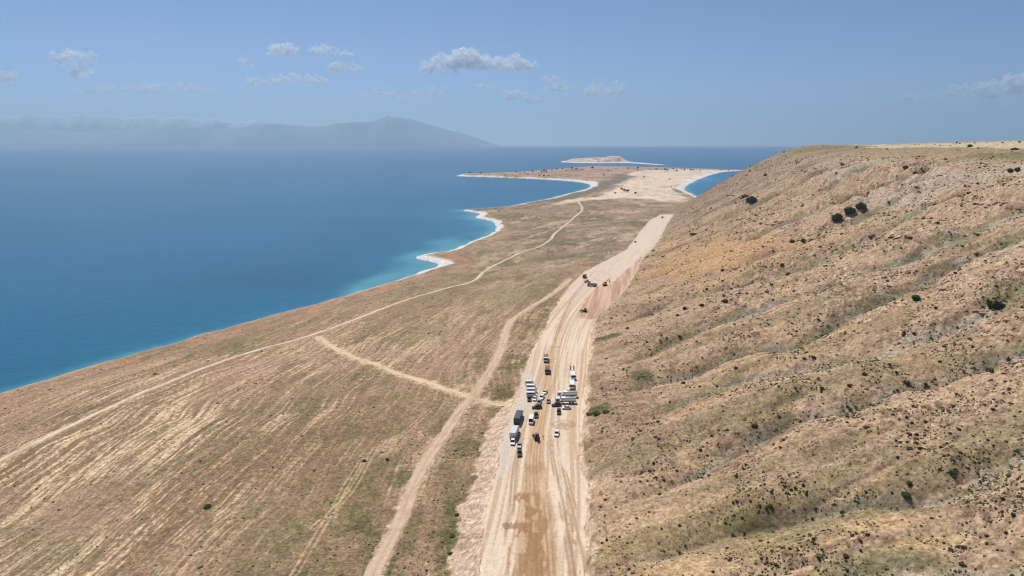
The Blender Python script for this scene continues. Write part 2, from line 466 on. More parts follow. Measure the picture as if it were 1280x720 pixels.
def paint_plain(x, y, d, Lx):
    cross = Lx - x                                    # metres left of the road
    warp = 16 * fbm(x / 150, y / 150, 3, 51)
    st = fbm((cross + warp) / 1.2, y / 34.0, 4, 53, 0.7)            # straw rows laid along the shore, stubble between
    st2 = fbm((cross + warp) / 17.0, y / 150.0, 3, 55)
    tuft = fbm(x / 1.5, y / 1.5, 3, 57, 0.65)
    big = fbm(x / 110, y / 150, 4, 59)
    c = np.repeat(alb(150, 120, 88)[None, :], len(x), 0)
    c = mixc(c, alb(178, 146, 108), sm(-0.25, 0.5, 0.55 * st + 0.45 * st2 + 0.5 * tuft))
    c = mixc(c, alb(200, 168, 128), 0.6 * sm(95, 170, cross) * sm(420, 260, y) * sm(-.5, .3, big + 0.4 * tuft))
    rows = sm(20, 90, d) * sm(60, 110, cross) * sm(620, 330, y)
    nl = sm(90, 160, cross) * sm(430, 270, y)
    c = mixc(c, alb(216, 186, 144), 0.9 * sm(0.12, 0.55, st + 0.22 * st2 + 0.25 * big + 0.3 * tuft + 0.3 * nl) * (0.3 + 0.7 * rows))
    c = mixc(c, alb(122, 98, 70), 0.65 * sm(0.1, 0.45, -st - 0.2 * st2 + 0.4 * tuft) * (0.4 + 0.6 * rows))
    c = mixc(c, OLIVE, 0.5 * sm(0.1, 0.6, fbm(x / 40, y / 60, 4, 61) + 0.35 * tuft))
    c = mixc(c, alb(166, 128, 104), 0.5 * sm(0.2, 0.6, fbm(x / 50, y / 60, 4, 62)))
    c = mixc(c, alb(128, 108, 70), 0.7 * sm(105, 40, cross) * sm(380, 220, y) * sm(-.4, .3, fbm(x / 20, y / 30, 3, 64)))
    gr = sm(-0.1, 0.4, fbm(x / 10, y / 16, 4, 63) + 0.5 * tuft) * sm(90, 35, cross) * sm(340, 200, y)
    gr = gr + 0.9 * sm(0.0, 0.5, fbm(x / 7, y / 10, 3, 65) + 0.4 * tuft) * sm(34, 8, cross) * sm(800, 300, y)
    c = mixc(c, alb(84, 86, 46), 0.75 * np.clip(gr, 0, 1) * (cross > 0))
    c = mixc(c, alb(104, 100, 60), 0.6 * sm(0.42, 0.8, fbm(x / 9, y / 22, 4, 67) + 0.4 * tuft) * sm(20, 60, d))
    farw = sm(430, 900, y)                            # further on: duller, olive and bare patches in bands
    fp = fbm(x / 55, y / 75, 5, 69)
    farc = np.repeat(alb(158, 131, 103)[None, :], len(x), 0)
    farc = mixc(farc, alb(122, 110, 82), sm(-0.1, 0.45, fp + 0.25 * tuft))
    farc = mixc(farc, alb(194, 164, 134), 0.8 * sm(0.2, 0.6, fbm((cross + warp) / 26, y / 60, 4, 71) + 0.2 * tuft))
    farc = mixc(farc, alb(100, 96, 66), 0.6 * sm(0.3, 0.65, fbm(x / 28, y / 30, 4, 72)))
    fsp = fbm(x / 7, y / 16, 3, 74, .65)
    farc = mixc(farc, alb(92, 84, 58), 0.65 * sm(0.25, 0.7, fsp)); farc = mixc(farc, alb(186, 158, 124), 0.5 * sm(0.3, 0.75, -fsp))
    farc = farc * (1 + 0.16 * tuft[:, None])
    c = c + (farc - c) * (0.88 * farw)[:, None]
    # rust and grey eroded belt between the coast track and the water
    belt = sm(75, 35, d) * sm(1500, 900, y)
    c = mixc(c, alb(172, 136, 102), 0.8 * belt * sm(-0.5, 0.3, fbm(d / 6, y / 50, 3, 73)))
    c = mixc(c, alb(138, 112, 92), 0.7 * belt * sm(0.05, 0.45, fbm(d / 5, y / 30, 4, 75)))
    c = mixc(c, alb(192, 138, 94), 0.45 * sm(0.4, 0.7, fbm(x / 22, y / 30, 3, 77)) * belt)
    # peninsula: pinkish knolls, sand flat, dark meadow band
    pen = sm(2300, 2900, y)
    c = mixc(c, alb(184, 146, 122), 0.9 * pen * sm(-0.6, 0.3, fbm(x / 90, y / 130, 4, 79)))
    flat_in = inside_poly(x, y, flat_poly)
    dflat, _ = dist_line(x, y, np.vstack([flat_poly, flat_poly[:1]]), 300)
    sf = np.where(flat_in, 1, -1) * dflat
    fw = sm(-0.3, 0.25, sf / (y * 0.02) + 0.6 * fbm(x / 70, y / 160, 3, 81)) * sm(1500, 1800, y)
    fl_col = np.repeat(alb(226, 200, 168)[None, :], len(x), 0)
    fl_col = mixc(fl_col, alb(192, 162, 132), 0.9 * sm(0.05, 0.55, fbm(x / 22, y / 60, 5, 83, .6)))
    fl_col = mixc(fl_col, alb(196, 190, 178), 0.7 * sm(0.3, 0.6, fbm(x / 50, y / 160, 4, 85)))
    c = c + (fl_col - c) * (fw * 0.95)[:, None]
    dm, _ = dist_line(x, y, mead, 300)
    c = mixc(c, alb(118, 106, 86), 0.8 * sm(1.0, 0.35, dm / (y * 0.022) + 0.35 * fbm(x / 40, y / 120, 3, 87)))
    return c

def paint_hill(x, y, e, g, hr, over):
    hu = fbm(x / 24, y / 24, 4, 91)
    hs = fbm(e / 38.0 + 0.2 * hu, (y - 0.2 * e) / 3.4, 4, 93, 0.6)   # fine runs down the fall line
    spk = fbm(x / 1.7, y / 1.7, 3, 95, 0.65)
    mid_ = fbm(x / 7, y / 7, 4, 96, 0.6)
    hc = np.repeat(alb(182, 150, 117)[None, :], len(x), 0)
    hc = mixc(hc, alb(152, 121, 95), 0.9 * sm(-0.35, 0.7, 0.6 * hu + 0.35 * hs + 0.3 * mid_))
    hc = mixc(hc, alb(194, 160, 108), 0.65 * sm(0.05, 0.6, hs + 0.5 * fbm(x / 50, y / 90, 3, 97) - 0.1) * sm(70, 20, hr))
    hc = mixc(hc, alb(208, 176, 140), 0.75 * sm(0.15, 0.6, spk + 0.4 * mid_ + 0.15 * hu) * sm(0, 50, hr))
    hc = mixc(hc, alb(112, 86, 68), 0.6 * sm(0.2, 0.65, -spk + 0.35 * mid_ + 0.1 * hu))
    hc = mixc(hc, alb(186, 172, 152), 0.5 * sm(0.1, 0.5, fbm(x / 45, y / 45, 4, 99)) * sm(40, 90, hr))
    hc = mixc(hc, alb(176, 166, 146), 0.6 * sm(0.7, 0.98, g + 0.2 * spk + 0.25 * mid_))
    gw = sm(0.2, 0.7, g) * sm(-0.25, 0.45, fbm(x / 14, y / 14, 4, 101) + 0.45 * spk)
    hc = mixc(hc, alb(118, 110, 68), 0.62 * gw)
    hc = mixc(hc, alb(124, 112, 70), 0.5 * sm(0.25, 0.6, fbm(e / 60, (y - .2 * e) / 11, 4, 103) + 0.3 * spk) * sm(90, 25, hr))
    # far nose of the hill and the orange scar near its middle
    hc = mixc(hc, alb(132, 108, 88), 0.6 * sm(600, 1300, y))
    ds = np.hypot((x - scar[0]) / 75, (y - scar[1]) / 150)
    hc = mixc(hc, alb(194, 150, 100), 0.75 * sm(1.15, 0.3, ds + 0.4 * hu + 0.2 * mid_))
    for (gx_, gy_, gz_), ra, rb in ((reed, 8, 6), (reed2, 10, 5), (reed3, 6, 9)):
        hc = mixc(hc, alb(80, 86, 44), 0.85 * sm(1.3, 0.5, np.hypot((x - gx_) / ra, (y - gy_) / rb) + 0.5 * mid_))
    pl = sm(-6, 10, over)                             # plateau
    hc = mixc(hc, alb(154, 132, 96), 0.7 * pl)
    plc = fbm(x / 120, y / 120, 4, 105)
    hc = mixc(hc, alb(122, 114, 72), 0.8 * pl * sm(-0.15, 0.35, plc + 0.2 * spk) * sm(95, 50, over))
    hc = mixc(hc, alb(204, 182, 144), 0.85 * sm(66, 86, over + 18 * plc))
    hc = mixc(hc, alb(150, 140, 96), 0.6 * sm(0.25, 0.35, fbm(x / 500, y / 120, 2, 106)) * sm(60, 90, over))
    return hc

scar = hit(895, 318); reed = hit(745, 515); reed2 = hit(758, 421); reed3 = hit(800, 470)
c = np.zeros((len(x), 3))
iP = np.where((e < 60) & (d > -60))[0]; iH = np.where((e > -60) & (d > -60))[0]
c[iP] = paint_plain(x[iP], y[iP], d[iP], Lx[iP])
hc = np.zeros((len(x), 3))
hc[iH] = paint_hill(x[iH], y[iH], e[iH], g[iH], hr[iH], (fl["lin"] - fl["P"])[iH])
hw = sm(-0.5, 4, e + 2.2 * fbm(x / 6, y / 6, 3, 107))
hw = np.where(y < ROAD_Y1 + 60, hw, sm(-30, 40, e + 20 * fbm(x / 40, y / 40, 3, 109)))
c = c + (hc - c) * hw[:, None]
# worked earth beside the road and the fill slope
cross = Lx - x
edge_n = 2.4 * fbm(x / 5, y / 7, 4, 111, 0.6)
fill = sm(-0.35, 0.35, fl["fillm"] + 0.45 * edge_n) * (cross > -4) * sm(420, 330, y)
iF = np.where((fill > 0) & roady_all)[0]
fcol = np.repeat(alb(204, 174, 144)[None, :], len(iF), 0)
fcol = mixc(fcol, alb(170, 134, 106), 0.6 * sm(0.05, 0.55, fbm(cross[iF] / 14 + y[iF] / 30, (y[iF] - 0.5 * cross[iF]) / 1.1, 4, 113, .6)))
fcol = mixc(fcol, alb(222, 204, 188), 0.35 * sm(0.45, 0.8, fbm(cross[iF] / 20, (y[iF] - 0.5 * cross[iF]) / 2.5, 3, 115)))
c[iF] = c[iF] + (fcol - c[iF]) * fill[iF][:, None]
bare = sm(1.2, -0.8, np.where(e > 0, e - 1.6, np.where(cross > 0, cross, -3)) + edge_n) * roady_all
c = mixc(c, EARTH, 0.9 * bare)
# tracks worn into the plain
iT = np.where((e < 0) & (d > 0))[0]
xt, yt = x[iT], y[iT]
dc, ac = dist_line(xt, yt, T_COAST, 20); dx_, ax_ = dist_line(xt, yt, T_CROSS, 12); dsn, _as = dist_line(xt, yt, T_STRIP, 12)
wob = fbm(xt / 3, yt / 3, 4, 117, .6)
ct = c[iT]
ct = mixc(ct, alb(200, 172, 140), 0.7 * sm(3.8, 1.6, dc + 1.1 * wob))
ct = mixc(ct, alb(218, 188, 146), 0.85 * sm(4.2, 1.4, dx_ + 1.9 * wob))
ct = mixc(ct, alb(206, 172, 138), 0.9 * sm(3.7, 2.0, dsn + 1.1 * wob))
for k, T in enumerate(T_RUTS):
    dk, ak = dist_line(xt, yt, T, 8)
    rut = np.minimum(np.abs(dk - 0.95), 9)
    ct = mixc(ct, alb(206, 174, 130), (0.55 if k < 5 else 0.4) * sm(0.6, 0.15, rut + 0.3 * wob))
c[iT] = ct
# beach
bw = 2.6 + 9.5 * sm(640, 860, y) + 4 * sm(900, 1300, y) + 16 * sm(2000, 3000, y)
bw = bw * (1 + 0.6 * fbm(x / 70, y / 70, 3, 119))
c = mixc(c, WHITE * 0.88, 0.92 * sm(1.25, 0.85, d / bw) * sm(640, 800, y))
c = mixc(c, alb(200, 172, 142), 0.7 * sm(1.4, 0.6, d / bw) * sm(900, 640, y))
c = mixc(c, alb(130, 122, 100), 0.8 * (d < 0))
c = c * (1 + 0.12 * fbm(x / 0.9, y / 0.9, 2, 121))[:, None]
lum = c @ np.array([.3, .6, .1])
c = c + (lum[:, None] - c) * 0.10
c = np.clip(c, 0.01, 0.85)

verts = np.stack([x, y, Z], 1)
quads = grid_quads(NR, NC)
fd = d[quads].max(1); fe = e[quads].mean(1)
fbw = bw[quads].mean(1); fdm = d[quads].mean(1)
quads_keep = fd > -45
is_hill = (fe > 0.0) & (fdm > 0)
is_beach = (fdm < fbw) & (~is_hill)
for nm, msk in (("hillside", is_hill), ("beach", is_beach), ("ground", ~is_hill & ~is_beach)):
    q = quads[quads_keep & msk]
    o = link(bpy.data.objects.new(nm, mesh_from_arrays(nm, verts, q, c, M_GROUND)))
    tag(o, kind="structure")

# ------------------------------------------------------------------ road: one graded earth sheet between its two edges
ry = [ROAD_Y0]
while ry[-1] < ROAD_Y1: ry.append(ry[-1] * 1.0035)
ry = np.array(ry); ry[-1] = ROAD_Y1
ru = np.linspace(0, 1, 84)
YY = np.repeat(ry[:, None], len(ru), 1); UU = np.repeat(ru[None, :], len(ry), 0)
en = 1.1 * fbm(ry / 6.0, ry * 0, 3, 201); en2 = 1.1 * fbm(ry / 6.0, ry * 0 + 9, 3, 203)
XL = road_L(ry) - 0.5 + en; XR = road_R(ry) + 0.4 + en2
XX = XL[:, None] + (XR - XL)[:, None] * UU
xr, yr, ur = XX.ravel(), YY.ravel(), UU.ravel()
acr = xr - np.polyval(np.polyfit(np.log(ry), 0.5 * (road_L(ry) + road_R(ry)), 7), np.log(yr)) + 1.5 * fbm(yr / 120, yr * 0, 2, 204)
lane = 0.10 * np.exp(-((ur - .42) / .1) ** 2)
zr_ = road_z(yr) - 0.02 + 0.10 * fbm(acr / 1.3, yr / 40, 3, 205) - 0.3 * lane - 0.9 * np.maximum(0, 1 - ur / 0.02) * 0.4 - 0.9 * np.maximum(0, (ur - 0.985) / 0.015) * 0.4
rc = np.repeat(alb(218, 196, 170)[None, :], len(xr), 0)
rstr = fbm(acr / 0.8, yr / 70, 3, 207); rstr2 = fbm(acr / 3.2, yr / 160, 3, 209)
rc = mixc(rc, alb(188, 154, 120), 0.7 * sm(0.05, 0.5, rstr + 0.5 * rstr2))
rc = mixc(rc, alb(226, 204, 178), 0.6 * sm(0.1, 0.6, -rstr + 0.5 * fbm(acr / 9, yr / 50, 3, 211)))
rc = mixc(rc, alb(212, 190, 172), 0.75 * sm(430, 640, yr))
def upx(px, py):
    X_, Y_ = solve_road(px, py)
    return (X_ - float(np.interp(Y_, ry, XL))) / float(np.interp(Y_, ry, XR - XL)), Y_
# travelled lane, browner than the rest
lane_c = np.array([upx(*p) for p in [(676, 760), (674, 700), (672, 640), (668, 590), (669, 560), (676, 522), (683, 490), (687, 460), (692, 433), (703, 400), (716, 372), (731, 352)]])
lane_w = np.array([.19, .19, .17, .15, .13, .105, .08, .06, .05, .04, .035, .03])
o_ = np.argsort(lane_c[:, 1])
lu = np.interp(yr, lane_c[o_, 1], lane_c[o_, 0]); lw = np.interp(yr, lane_c[o_, 1], lane_w[o_])
half = np.interp(yr, ry, 0.5 * (XR - XL)); wid_s = 30.0
lane_pts = np.array([solve_road(*p) for p in [(676, 760), (674, 700), (672, 640), (668, 590), (669, 560), (676, 522), (683, 490), (687, 460), (692, 433), (703, 400), (716, 372), (731, 352)]])
lane_pts = smooth_line(lane_pts, 8)
lane_x = np.interp(yr, lane_pts[:, 1], lane_pts[:, 0]) + 0.5 * fbm(yr / 60, yr * 0 + 2, 2, 212)
ln = (xr - lane_x) / (lw * wid_s)
rc = mixc(rc, alb(196, 162, 124), 0.75 * sm(1.25, 0.55, np.abs(ln) + 0.3 * fbm(acr / 2.0, yr / 30, 3, 213)))
for cu in (-.75, -.5, -.15, .1, .45, .72, 1.5, 1.75, 2.3, 2.55, -1.6, -1.9):
    rc = mixc(rc, alb(156, 120, 86), 0.65 * sm(0.12, 0.03, np.abs(ln - cu) + 0.05 * rstr) * sm(-0.5, 0.2, fbm(yr / 25, yr * 0 + cu * 9, 3, 215)))
# where the water truck has wetted it
wetspots = [(655, 622, 2.2, 5, 1), (672, 622, 2.4, 6, .8), (662, 640, 2.6, 6, 1), (676, 652, 2.6, 8, .9), (656, 660, 2.8, 4, 1), (632, 657, 2.6, 1.8, 1), (644, 658, 2.4, 2.2, 1), (668, 682, 2.6, 9, 1), (654, 700, 1.6, 9, .9), (672, 712, 2.2, 10, .9), (690, 650, 1.0, 18, .5), (712, 640, .7, 20, .6), (714, 690, .7, 22, .5), (652, 745, 3, 14, .7), (668, 584, 4, 4, .5), (700, 590, .9, 14, .4)]
wet = np.zeros(len(xr))
for px, py, ax_r, ay_r, w_ in wetspots:
    X_, Y_ = solve_road(px, py)
    q_ = np.hypot((xr - X_) / ax_r, (yr - Y_) / ay_r) + 0.95 * fbm(xr / 1.8, yr / 6.0, 4, 217, .6)
    wet = np.maximum(wet, w_ * sm(1.1, 0.75, q_))
rc = mixc(rc, alb(156, 118, 82), 0.85 * wet)
# pale gravel stand where the trucks are parked
gx = [solve_road(*p) for p in [(618, 590), (632, 545), (645, 520), (655, 495), (657, 470)]]
dg, _ = dist_line(xr, yr, np.array(gx))
rc = mixc(rc, alb(204, 190, 174), 0.8 * sm(6.5, 2.5, dg + 1.2 * fbm(xr / 3, yr / 6, 3, 219)))
# ring of tyre marks and scorched rubble patch, turning circle further on
rg = solve_road(704.5, 531)
dr_ = np.hypot(xr - rg[0], (yr - rg[1]))
rc = mixc(rc, alb(172, 128, 100), 0.7 * sm(1.0, 0.2, np.abs(dr_ - 4.6) + 0.5 * fbm(xr, yr / 2, 3, 221)))
rc = mixc(rc, alb(176, 134, 112), 0.7 * sm(4.2, 2.0, dr_ + 1.5 * fbm(xr / 1.5, yr / 2.5, 3, 223)))
tg = solve_road(751, 345)
dt_ = np.hypot(xr - tg[0], (yr - tg[1]) / 2.6)
rc = mixc(rc, alb(190, 162, 136), 0.6 * sm(1.2, 0.3, np.abs(dt_ - 9)))
# fresh cut on the hill side
cutpoly = np.array([solve_road(*p) for p in [(728, 398), (722, 392), (735, 372), (748, 358), (770, 350), (788, 334), (800, 322), (806, 318), (798, 340), (778, 370), (748, 398)]])
cin = inside_poly(xr, yr, cutpoly); dcut, _ = dist_line(xr, yr, np.vstack([cutpoly, cutpoly[:1]]))
cw = sm(-1.5, 1.5, np.where(cin, dcut, -dcut) + 2.0 * fbm(xr / 5, yr / 18, 3, 225))
ccol = np.repeat(alb(205, 170, 142)[None, :], len(xr), 0)
ccol = mixc(ccol, alb(170, 130, 106), 0.8 * sm(-0.1, 0.7, fbm((xr - 0.18 * yr) / 3, yr / 80, 3, 227)))
rc = rc + (ccol - rc) * (cw * 0.9)[:, None]
zr_ = zr_ - cw * 0.5 * sm(0, 0.5, fbm((xr - 0.18 * yr) / 3, yr / 60, 3, 227))
rc = rc * (1 + 0.06 * fbm(xr / 0.8, yr / 1.6, 3, 229))[:, None]
o = link(bpy.data.objects.new("road", mesh_from_arrays("road", np.stack([xr, yr, zr_], 1), grid_quads(len(ry), len(ru)), np.clip(rc, .02, .85), M_ROADEARTH)))
tag(o, kind="structure")

# dirt tracks: thin draped sheets
def draped(name, line, width, col, lift=0.10, nx=7):
    seg = [line[0]]
    for a, b in zip(line[:-1], line[1:]):
        n = max(1, int(np.hypot(*(b - a)) / max(2.5, 0.006 * b[1])))
        for k in range(1, n + 1): seg.append(a + (b - a) * k / n)
    seg = np.array(seg)
    tdir = np.gradient(seg, axis=0); tdir /= np.linalg.norm(tdir, axis=1)[:, None] + 1e-9
    nrm = np.stack([tdir[:, 1], -tdir[:, 0]], 1)
    s_ = np.arange(len(seg)) * 2.5
    wl = width * (1 + 0.28 * fbm(s_ / 14, s_ * 0, 3, 301)); wr = width * (1 + 0.28 * fbm(s_ / 14, s_ * 0 + 5, 3, 303))
    u = np.linspace(-1, 1, nx)
    px_ = seg[:, None, :] + nrm[:, None, :] * (np.where(u < 0, wl[:, None] * u, wr[:, None] * u))[:, :, None]
    fx, fy = px_[..., 0].ravel(), px_[..., 1].ravel()
    fz = terrain(fx, fy) + lift + np.maximum(0, fy - 400) * 0.0006
    uu = np.tile(u, len(seg)); s2 = np.repeat(s_, nx)
    cc = np.repeat(np.asarray(col)[None, :], len(fx), 0)
    cc = cc * (1 + 0.10 * np.cos(uu * 2 * np.pi) * -1)[:, None]
    cc = mixc(cc, alb(176, 146, 114), 0.6 * sm(0.0, 0.6, fbm(fx / 2, fy / 4, 4, 305, .6)))
    ob = link(bpy.data.objects.new(name, mesh_from_arrays(name, np.stack([fx, fy, fz], 1), grid_quads(len(seg), nx), np.clip(cc, .02, .85), M_ROADEARTH)))
    return tag(ob, kind="structure")
draped("dirt_track", T_COAST, 1.75, alb(220, 194, 166))
draped("dirt_path", T_CROSS, 1.8, alb(214, 188, 154))
draped("graded_strip", T_STRIP[:-3], 2.4, alb(202, 174, 146))

# ------------------------------------------------------------------ island and lake
def island():
    a = np.array([on_level(px, py, 0) for px, py in [(700, 202.6), (725, 203.6), (750, 203.8), (778, 203.6), (800, 204.6), (826, 206.2), (832, 206.4), (818, 205.0), (792, 202.6), (776, 200.8), (750, 199.6), (720, 200.2), (706, 201.2)]])
    pl_ = smooth_line(np.vstack([a, a[:1]]), 4)
    gx_ = np.linspace(pl_[:, 0].min() - 30, pl_[:, 0].max() + 30, 240); gy_ = np.linspace(pl_[:, 1].min() - 60, pl_[:, 1].max() + 60, 90)
    GX, GY = np.meshgrid(gx_, gy_)
    ix, iy = GX.ravel(), GY.ravel()
    dd, _ = dist_line(ix, iy, pl_)
    dd = np.where(inside_poly(ix, iy, pl_[:-1]), dd, -dd)
    xs_ = ix / iy * F_PX + 640
    top = np.interp(xs_, [698, 706, 722, 738, 752, 762, 772, 780, 790, 800, 835], [4, 14, 20, 17, 22, 34, 38, 14, 3, 1, 1])
    zz = np.where(dd > 0, 2.0 * sm(0, 12, dd) + top * sm(5, 110, dd) * (1 + 0.45 * fbm(ix / 90, iy / 90, 4, 401)), np.maximum(dd * .12, -5))
    cc = np.repeat(alb(216, 190, 168)[None, :], len(ix), 0)
    cc = mixc(cc, alb(170, 142, 124), sm(-.1, .5, fbm(ix / 40, iy / 60, 4, 403, .65)))
    cc = mixc(cc, alb(238, 228, 218), sm(38, 14, dd))
    q = grid_quads(90, 240); q = q[dd[q].max(1) > -40]
    o = link(bpy.data.objects.new("island", mesh_from_arrays("island", np.stack([ix, iy, zz], 1), q, cc, M_GROUND)))
    tag(o, kind="structure")
island()

ly = [40.0]
while ly[-1] < 39000: ly.append(ly[-1] * 1.018 + 0.5)
ly = np.array(ly); lsx = np.linspace(-1.6, 1.35, 330)
LY = np.repeat(ly[:, None], len(lsx), 1); LX = (LY + 40) * lsx[None, :]
lx, lyy = LX.ravel(), LY.ravel()
ld = -shore_dist(lx, lyy)
shal = np.exp(-np.maximum(ld, 0) / 11.0) * (0.32 + 0.4 * sm(650, 900, lyy)) + 0.42 * np.exp(-np.maximum(ld, 0) / 75.0)
# shoals off the two spits and along the near shore
for px, py, ax_, ay_ in ((505, 330, 60, 120), (560, 296, 90, 170), (578, 268, 90, 200), (905, 228, 260, 700), (470, 352, 40, 60)):
    X_, Y_ = on_level(px, py, 0)
    shal = shal + 0.45 * np.exp(-(((lx - X_) / ax_) ** 2 + ((lyy - Y_) / ay_) ** 2))
shal = np.clip(shal * (1 + 0.35 * fbm(lx / 60, lyy / 120, 3, 501)), 0, 1.2)
deep, mid, turq = srgb(4, 86, 118), srgb(12, 96, 124), srgb(80, 146, 156)
lc = np.repeat(deep[None, :], len(lx), 0)
lc = mixc(lc, mid, sm(0.02, 0.5, shal)); lc = mixc(lc, turq, sm(0.45, 1.15, shal))
lc = lc * (1 + 0.10 * fbm(lx / 260, lyy / 420, 3, 503) + 0.07 * fbm((lx + 0.2 * lyy) / 300, lyy / 50, 4, 505))[:, None]
lc = mixc(lc, srgb(30, 104, 140), 0.5 * sm(0.5, 0.8, fbm((lx + 0.1 * lyy) / 900, lyy / 130, 4, 507)) * sm(700, 1500, lyy))
m_w, nt, p = nodes_of("lake_water")
at = nt.nodes.new("ShaderNodeAttribute"); at.attribute_name = "Col"
p.inputs["Roughness"].default_value = 0.28
p.inputs["IOR"].default_value = 1.33
p.inputs["Specular IOR Level"].default_value = 0.35
tc = nt.nodes.new("ShaderNodeTexCoord")
mp = nt.nodes.new("ShaderNodeMapping"); mp.inputs["Scale"].default_value = (0.05, 0.11, 0.1); mp.inputs["Rotation"].default_value = (0, 0, R_(12))
nt.links.new(tc.outputs["Object"], mp.inputs[0])
nz = nt.nodes.new("ShaderNodeTexNoise"); nz.inputs["Scale"].default_value = 1.0; nz.inputs["Detail"].default_value = 6; nz.inputs["Roughness"].default_value = .65
nt.links.new(mp.outputs[0], nz.inputs["Vector"])
bp = nt.nodes.new("ShaderNodeBump"); bp.inputs["Strength"].default_value = 0.35; bp.inputs["Distance"].default_value = 1.0
nt.links.new(nz.outputs["Fac"], bp.inputs["Height"]); nt.links.new(bp.outputs[0], p.inputs["Normal"])
wmr = nt.nodes.new("ShaderNodeMapRange"); wmr.inputs[1].default_value = .3; wmr.inputs[2].default_value = .7; wmr.inputs[3].default_value = .84; wmr.inputs[4].default_value = 1.16
wvm = nt.nodes.new("ShaderNodeVectorMath"); wvm.operation = 'SCALE'
nt.links.new(nz.outputs["Fac"], wmr.inputs[0]); nt.links.new(at.outputs["Color"], wvm.inputs[0]); nt.links.new(wmr.outputs[0], wvm.inputs["Scale"]); nt.links.new(wvm.outputs[0], p.inputs["Base Color"])
lq = grid_quads(len(ly), len(lsx))
lq = lq[(ld[lq].max(1) > -25)]
o = link(bpy.data.objects.new("lake", mesh_from_arrays("lake", np.stack([lx, lyy, lx * 0], 1), lq, np.clip(lc, 0, .8), m_w)))
tag(o, kind="structure")

# ------------------------------------------------------------------ far mountains across the lake
def far_range(name, y0, depth, prof, seed, snow=None, rough=0.08):
    px = np.array([p[0] for p in prof]); py = np.array([p[1] for p in prof])
    xs = np.linspace((px[0] - 640) / F_PX * y0, (px[-1] - 640) / F_PX * y0, 640)
    top = np.interp(xs / y0 * F_PX + 640, px, (179.0 - py) / F_PX * y0)
    rows = np.linspace(-1, 1, 41)
    XX = np.repeat(xs[None, :], 41, 0); VV = np.repeat(rows[:, None], len(xs), 1)
    YY = y0 + VV * depth
    n = 1 - np.abs(fbm(XX / 2600, YY / 2600, 5, seed))
    prf = np.clip(1 - np.abs(VV) ** 1.25, 0, 1)
    crest = 1 + rough * (0.3 - np.abs(fbm(XX / 1300, YY * 0 + seed, 2, seed + 2, .5)) - 0.25 * np.abs(fbm(XX / 420, YY / 3000 + seed, 3, seed + 4, .6))) + 0.025 * fbm(XX / 260, YY / 4000, 3, seed + 6)
    ZZ = np.repeat(top[None, :], 41, 0) * crest * prf * (1 + rough * (n - 1) * 2.2 * sm(0.0, .5, np.abs(VV)) + rough * 0.5 * fbm(XX / 700, YY / 700, 4, seed + 3))
    ZZ = np.maximum(ZZ, -2)
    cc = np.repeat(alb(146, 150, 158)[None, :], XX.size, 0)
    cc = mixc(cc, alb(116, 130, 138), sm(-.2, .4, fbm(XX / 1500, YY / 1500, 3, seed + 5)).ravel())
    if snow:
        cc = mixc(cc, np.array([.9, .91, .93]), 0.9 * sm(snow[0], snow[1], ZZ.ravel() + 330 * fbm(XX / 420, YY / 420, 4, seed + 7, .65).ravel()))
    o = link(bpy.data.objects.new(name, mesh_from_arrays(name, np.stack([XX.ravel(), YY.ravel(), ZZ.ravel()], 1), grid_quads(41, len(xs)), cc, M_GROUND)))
    tag(o, kind="structure")
far_range("mountain_range", 33500, 1500, [(-160, 163), (0, 162), (60, 158), (130, 161), (210, 155), (300, 157), (350, 151), (395, 155), (430, 152), (455, 149), (472, 148), (482, 144.5), (491, 140.5), (498, 143.5), (506, 142.5), (522, 146), (545, 154), (575, 161), (605, 171), (632, 180)], 601)
far_range("snowy_mountain_range", 37200, 1500, [(-160, 138), (-60, 141), (-15, 139.5), (0, 142), (14, 139), (26, 143), (40, 140.5), (52, 139), (66, 142.5), (84, 140), (100, 143), (118, 138.5), (126, 141), (140, 143), (156, 141.5), (175, 144.5), (196, 142), (215, 145), (236, 143), (256, 147), (280, 145.5), (300, 149), (330, 147), (350, 152), (420, 158), (480, 168), (520, 176)], 611, snow=(820, 1350), rough=0.05)

# ------------------------------------------------------------------ haze
def haze():
    bm = bmesh.new()
    x0, x1, y0, y1, z0, z1 = -60000, 60000, -3000, 39500, -7.5, 2050
    vv = [bm.verts.new(v) for v in [(x0, y0, z0), (x1, y0, z0), (x1, y1, z0), (x0, y1, z0), (x0, y0, z1), (x1, y0, z1), (x1, y1, z1), (x0, y1, z1)]]
    for f in [(0, 3, 2, 1), (4, 5, 6, 7), (0, 1, 5, 4), (1, 2, 6, 5), (2, 3, 7, 6), (3, 0, 4, 7)]:
        bm.faces.new([vv[i] for i in f])
    me = bpy.data.meshes.new("haze"); bm.to_mesh(me); bm.free()
    m = bpy.data.materials.new("haze_air"); m.use_nodes = True
    nt = m.node_tree; nt.nodes.clear()
    out = nt.nodes.new("ShaderNodeOutputMaterial"); pv = nt.nodes.new("ShaderNodeVolumePrincipled")
    pv.inputs["Color"].default_value = (0.54, 0.775, 1.0, 1)
    pv.inputs["Density"].default_value = 4.9e-5
    pv.inputs["Anisotropy"].default_value = 0.32
    nt.links.new(pv.outputs[0], out.inputs["Volume"])
    me.materials.append(m)
    o = link(bpy.data.objects.new("haze", me))
    tag(o, kind="stuff")
haze()

# ------------------------------------------------------------------ clouds, beyond the haze
def ico(sub):
    bm = bmesh.new(); bmesh.ops.create_icosphere(bm, subdivisions=sub, radius=1.0)
    v = np.array([p.co[:] for p in bm.verts]); f = np.array([[q.index for q in p.verts] for p in bm.faces]); bm.free()
    return v, f
ICO1, ICO2 = ico(1), ico(2)

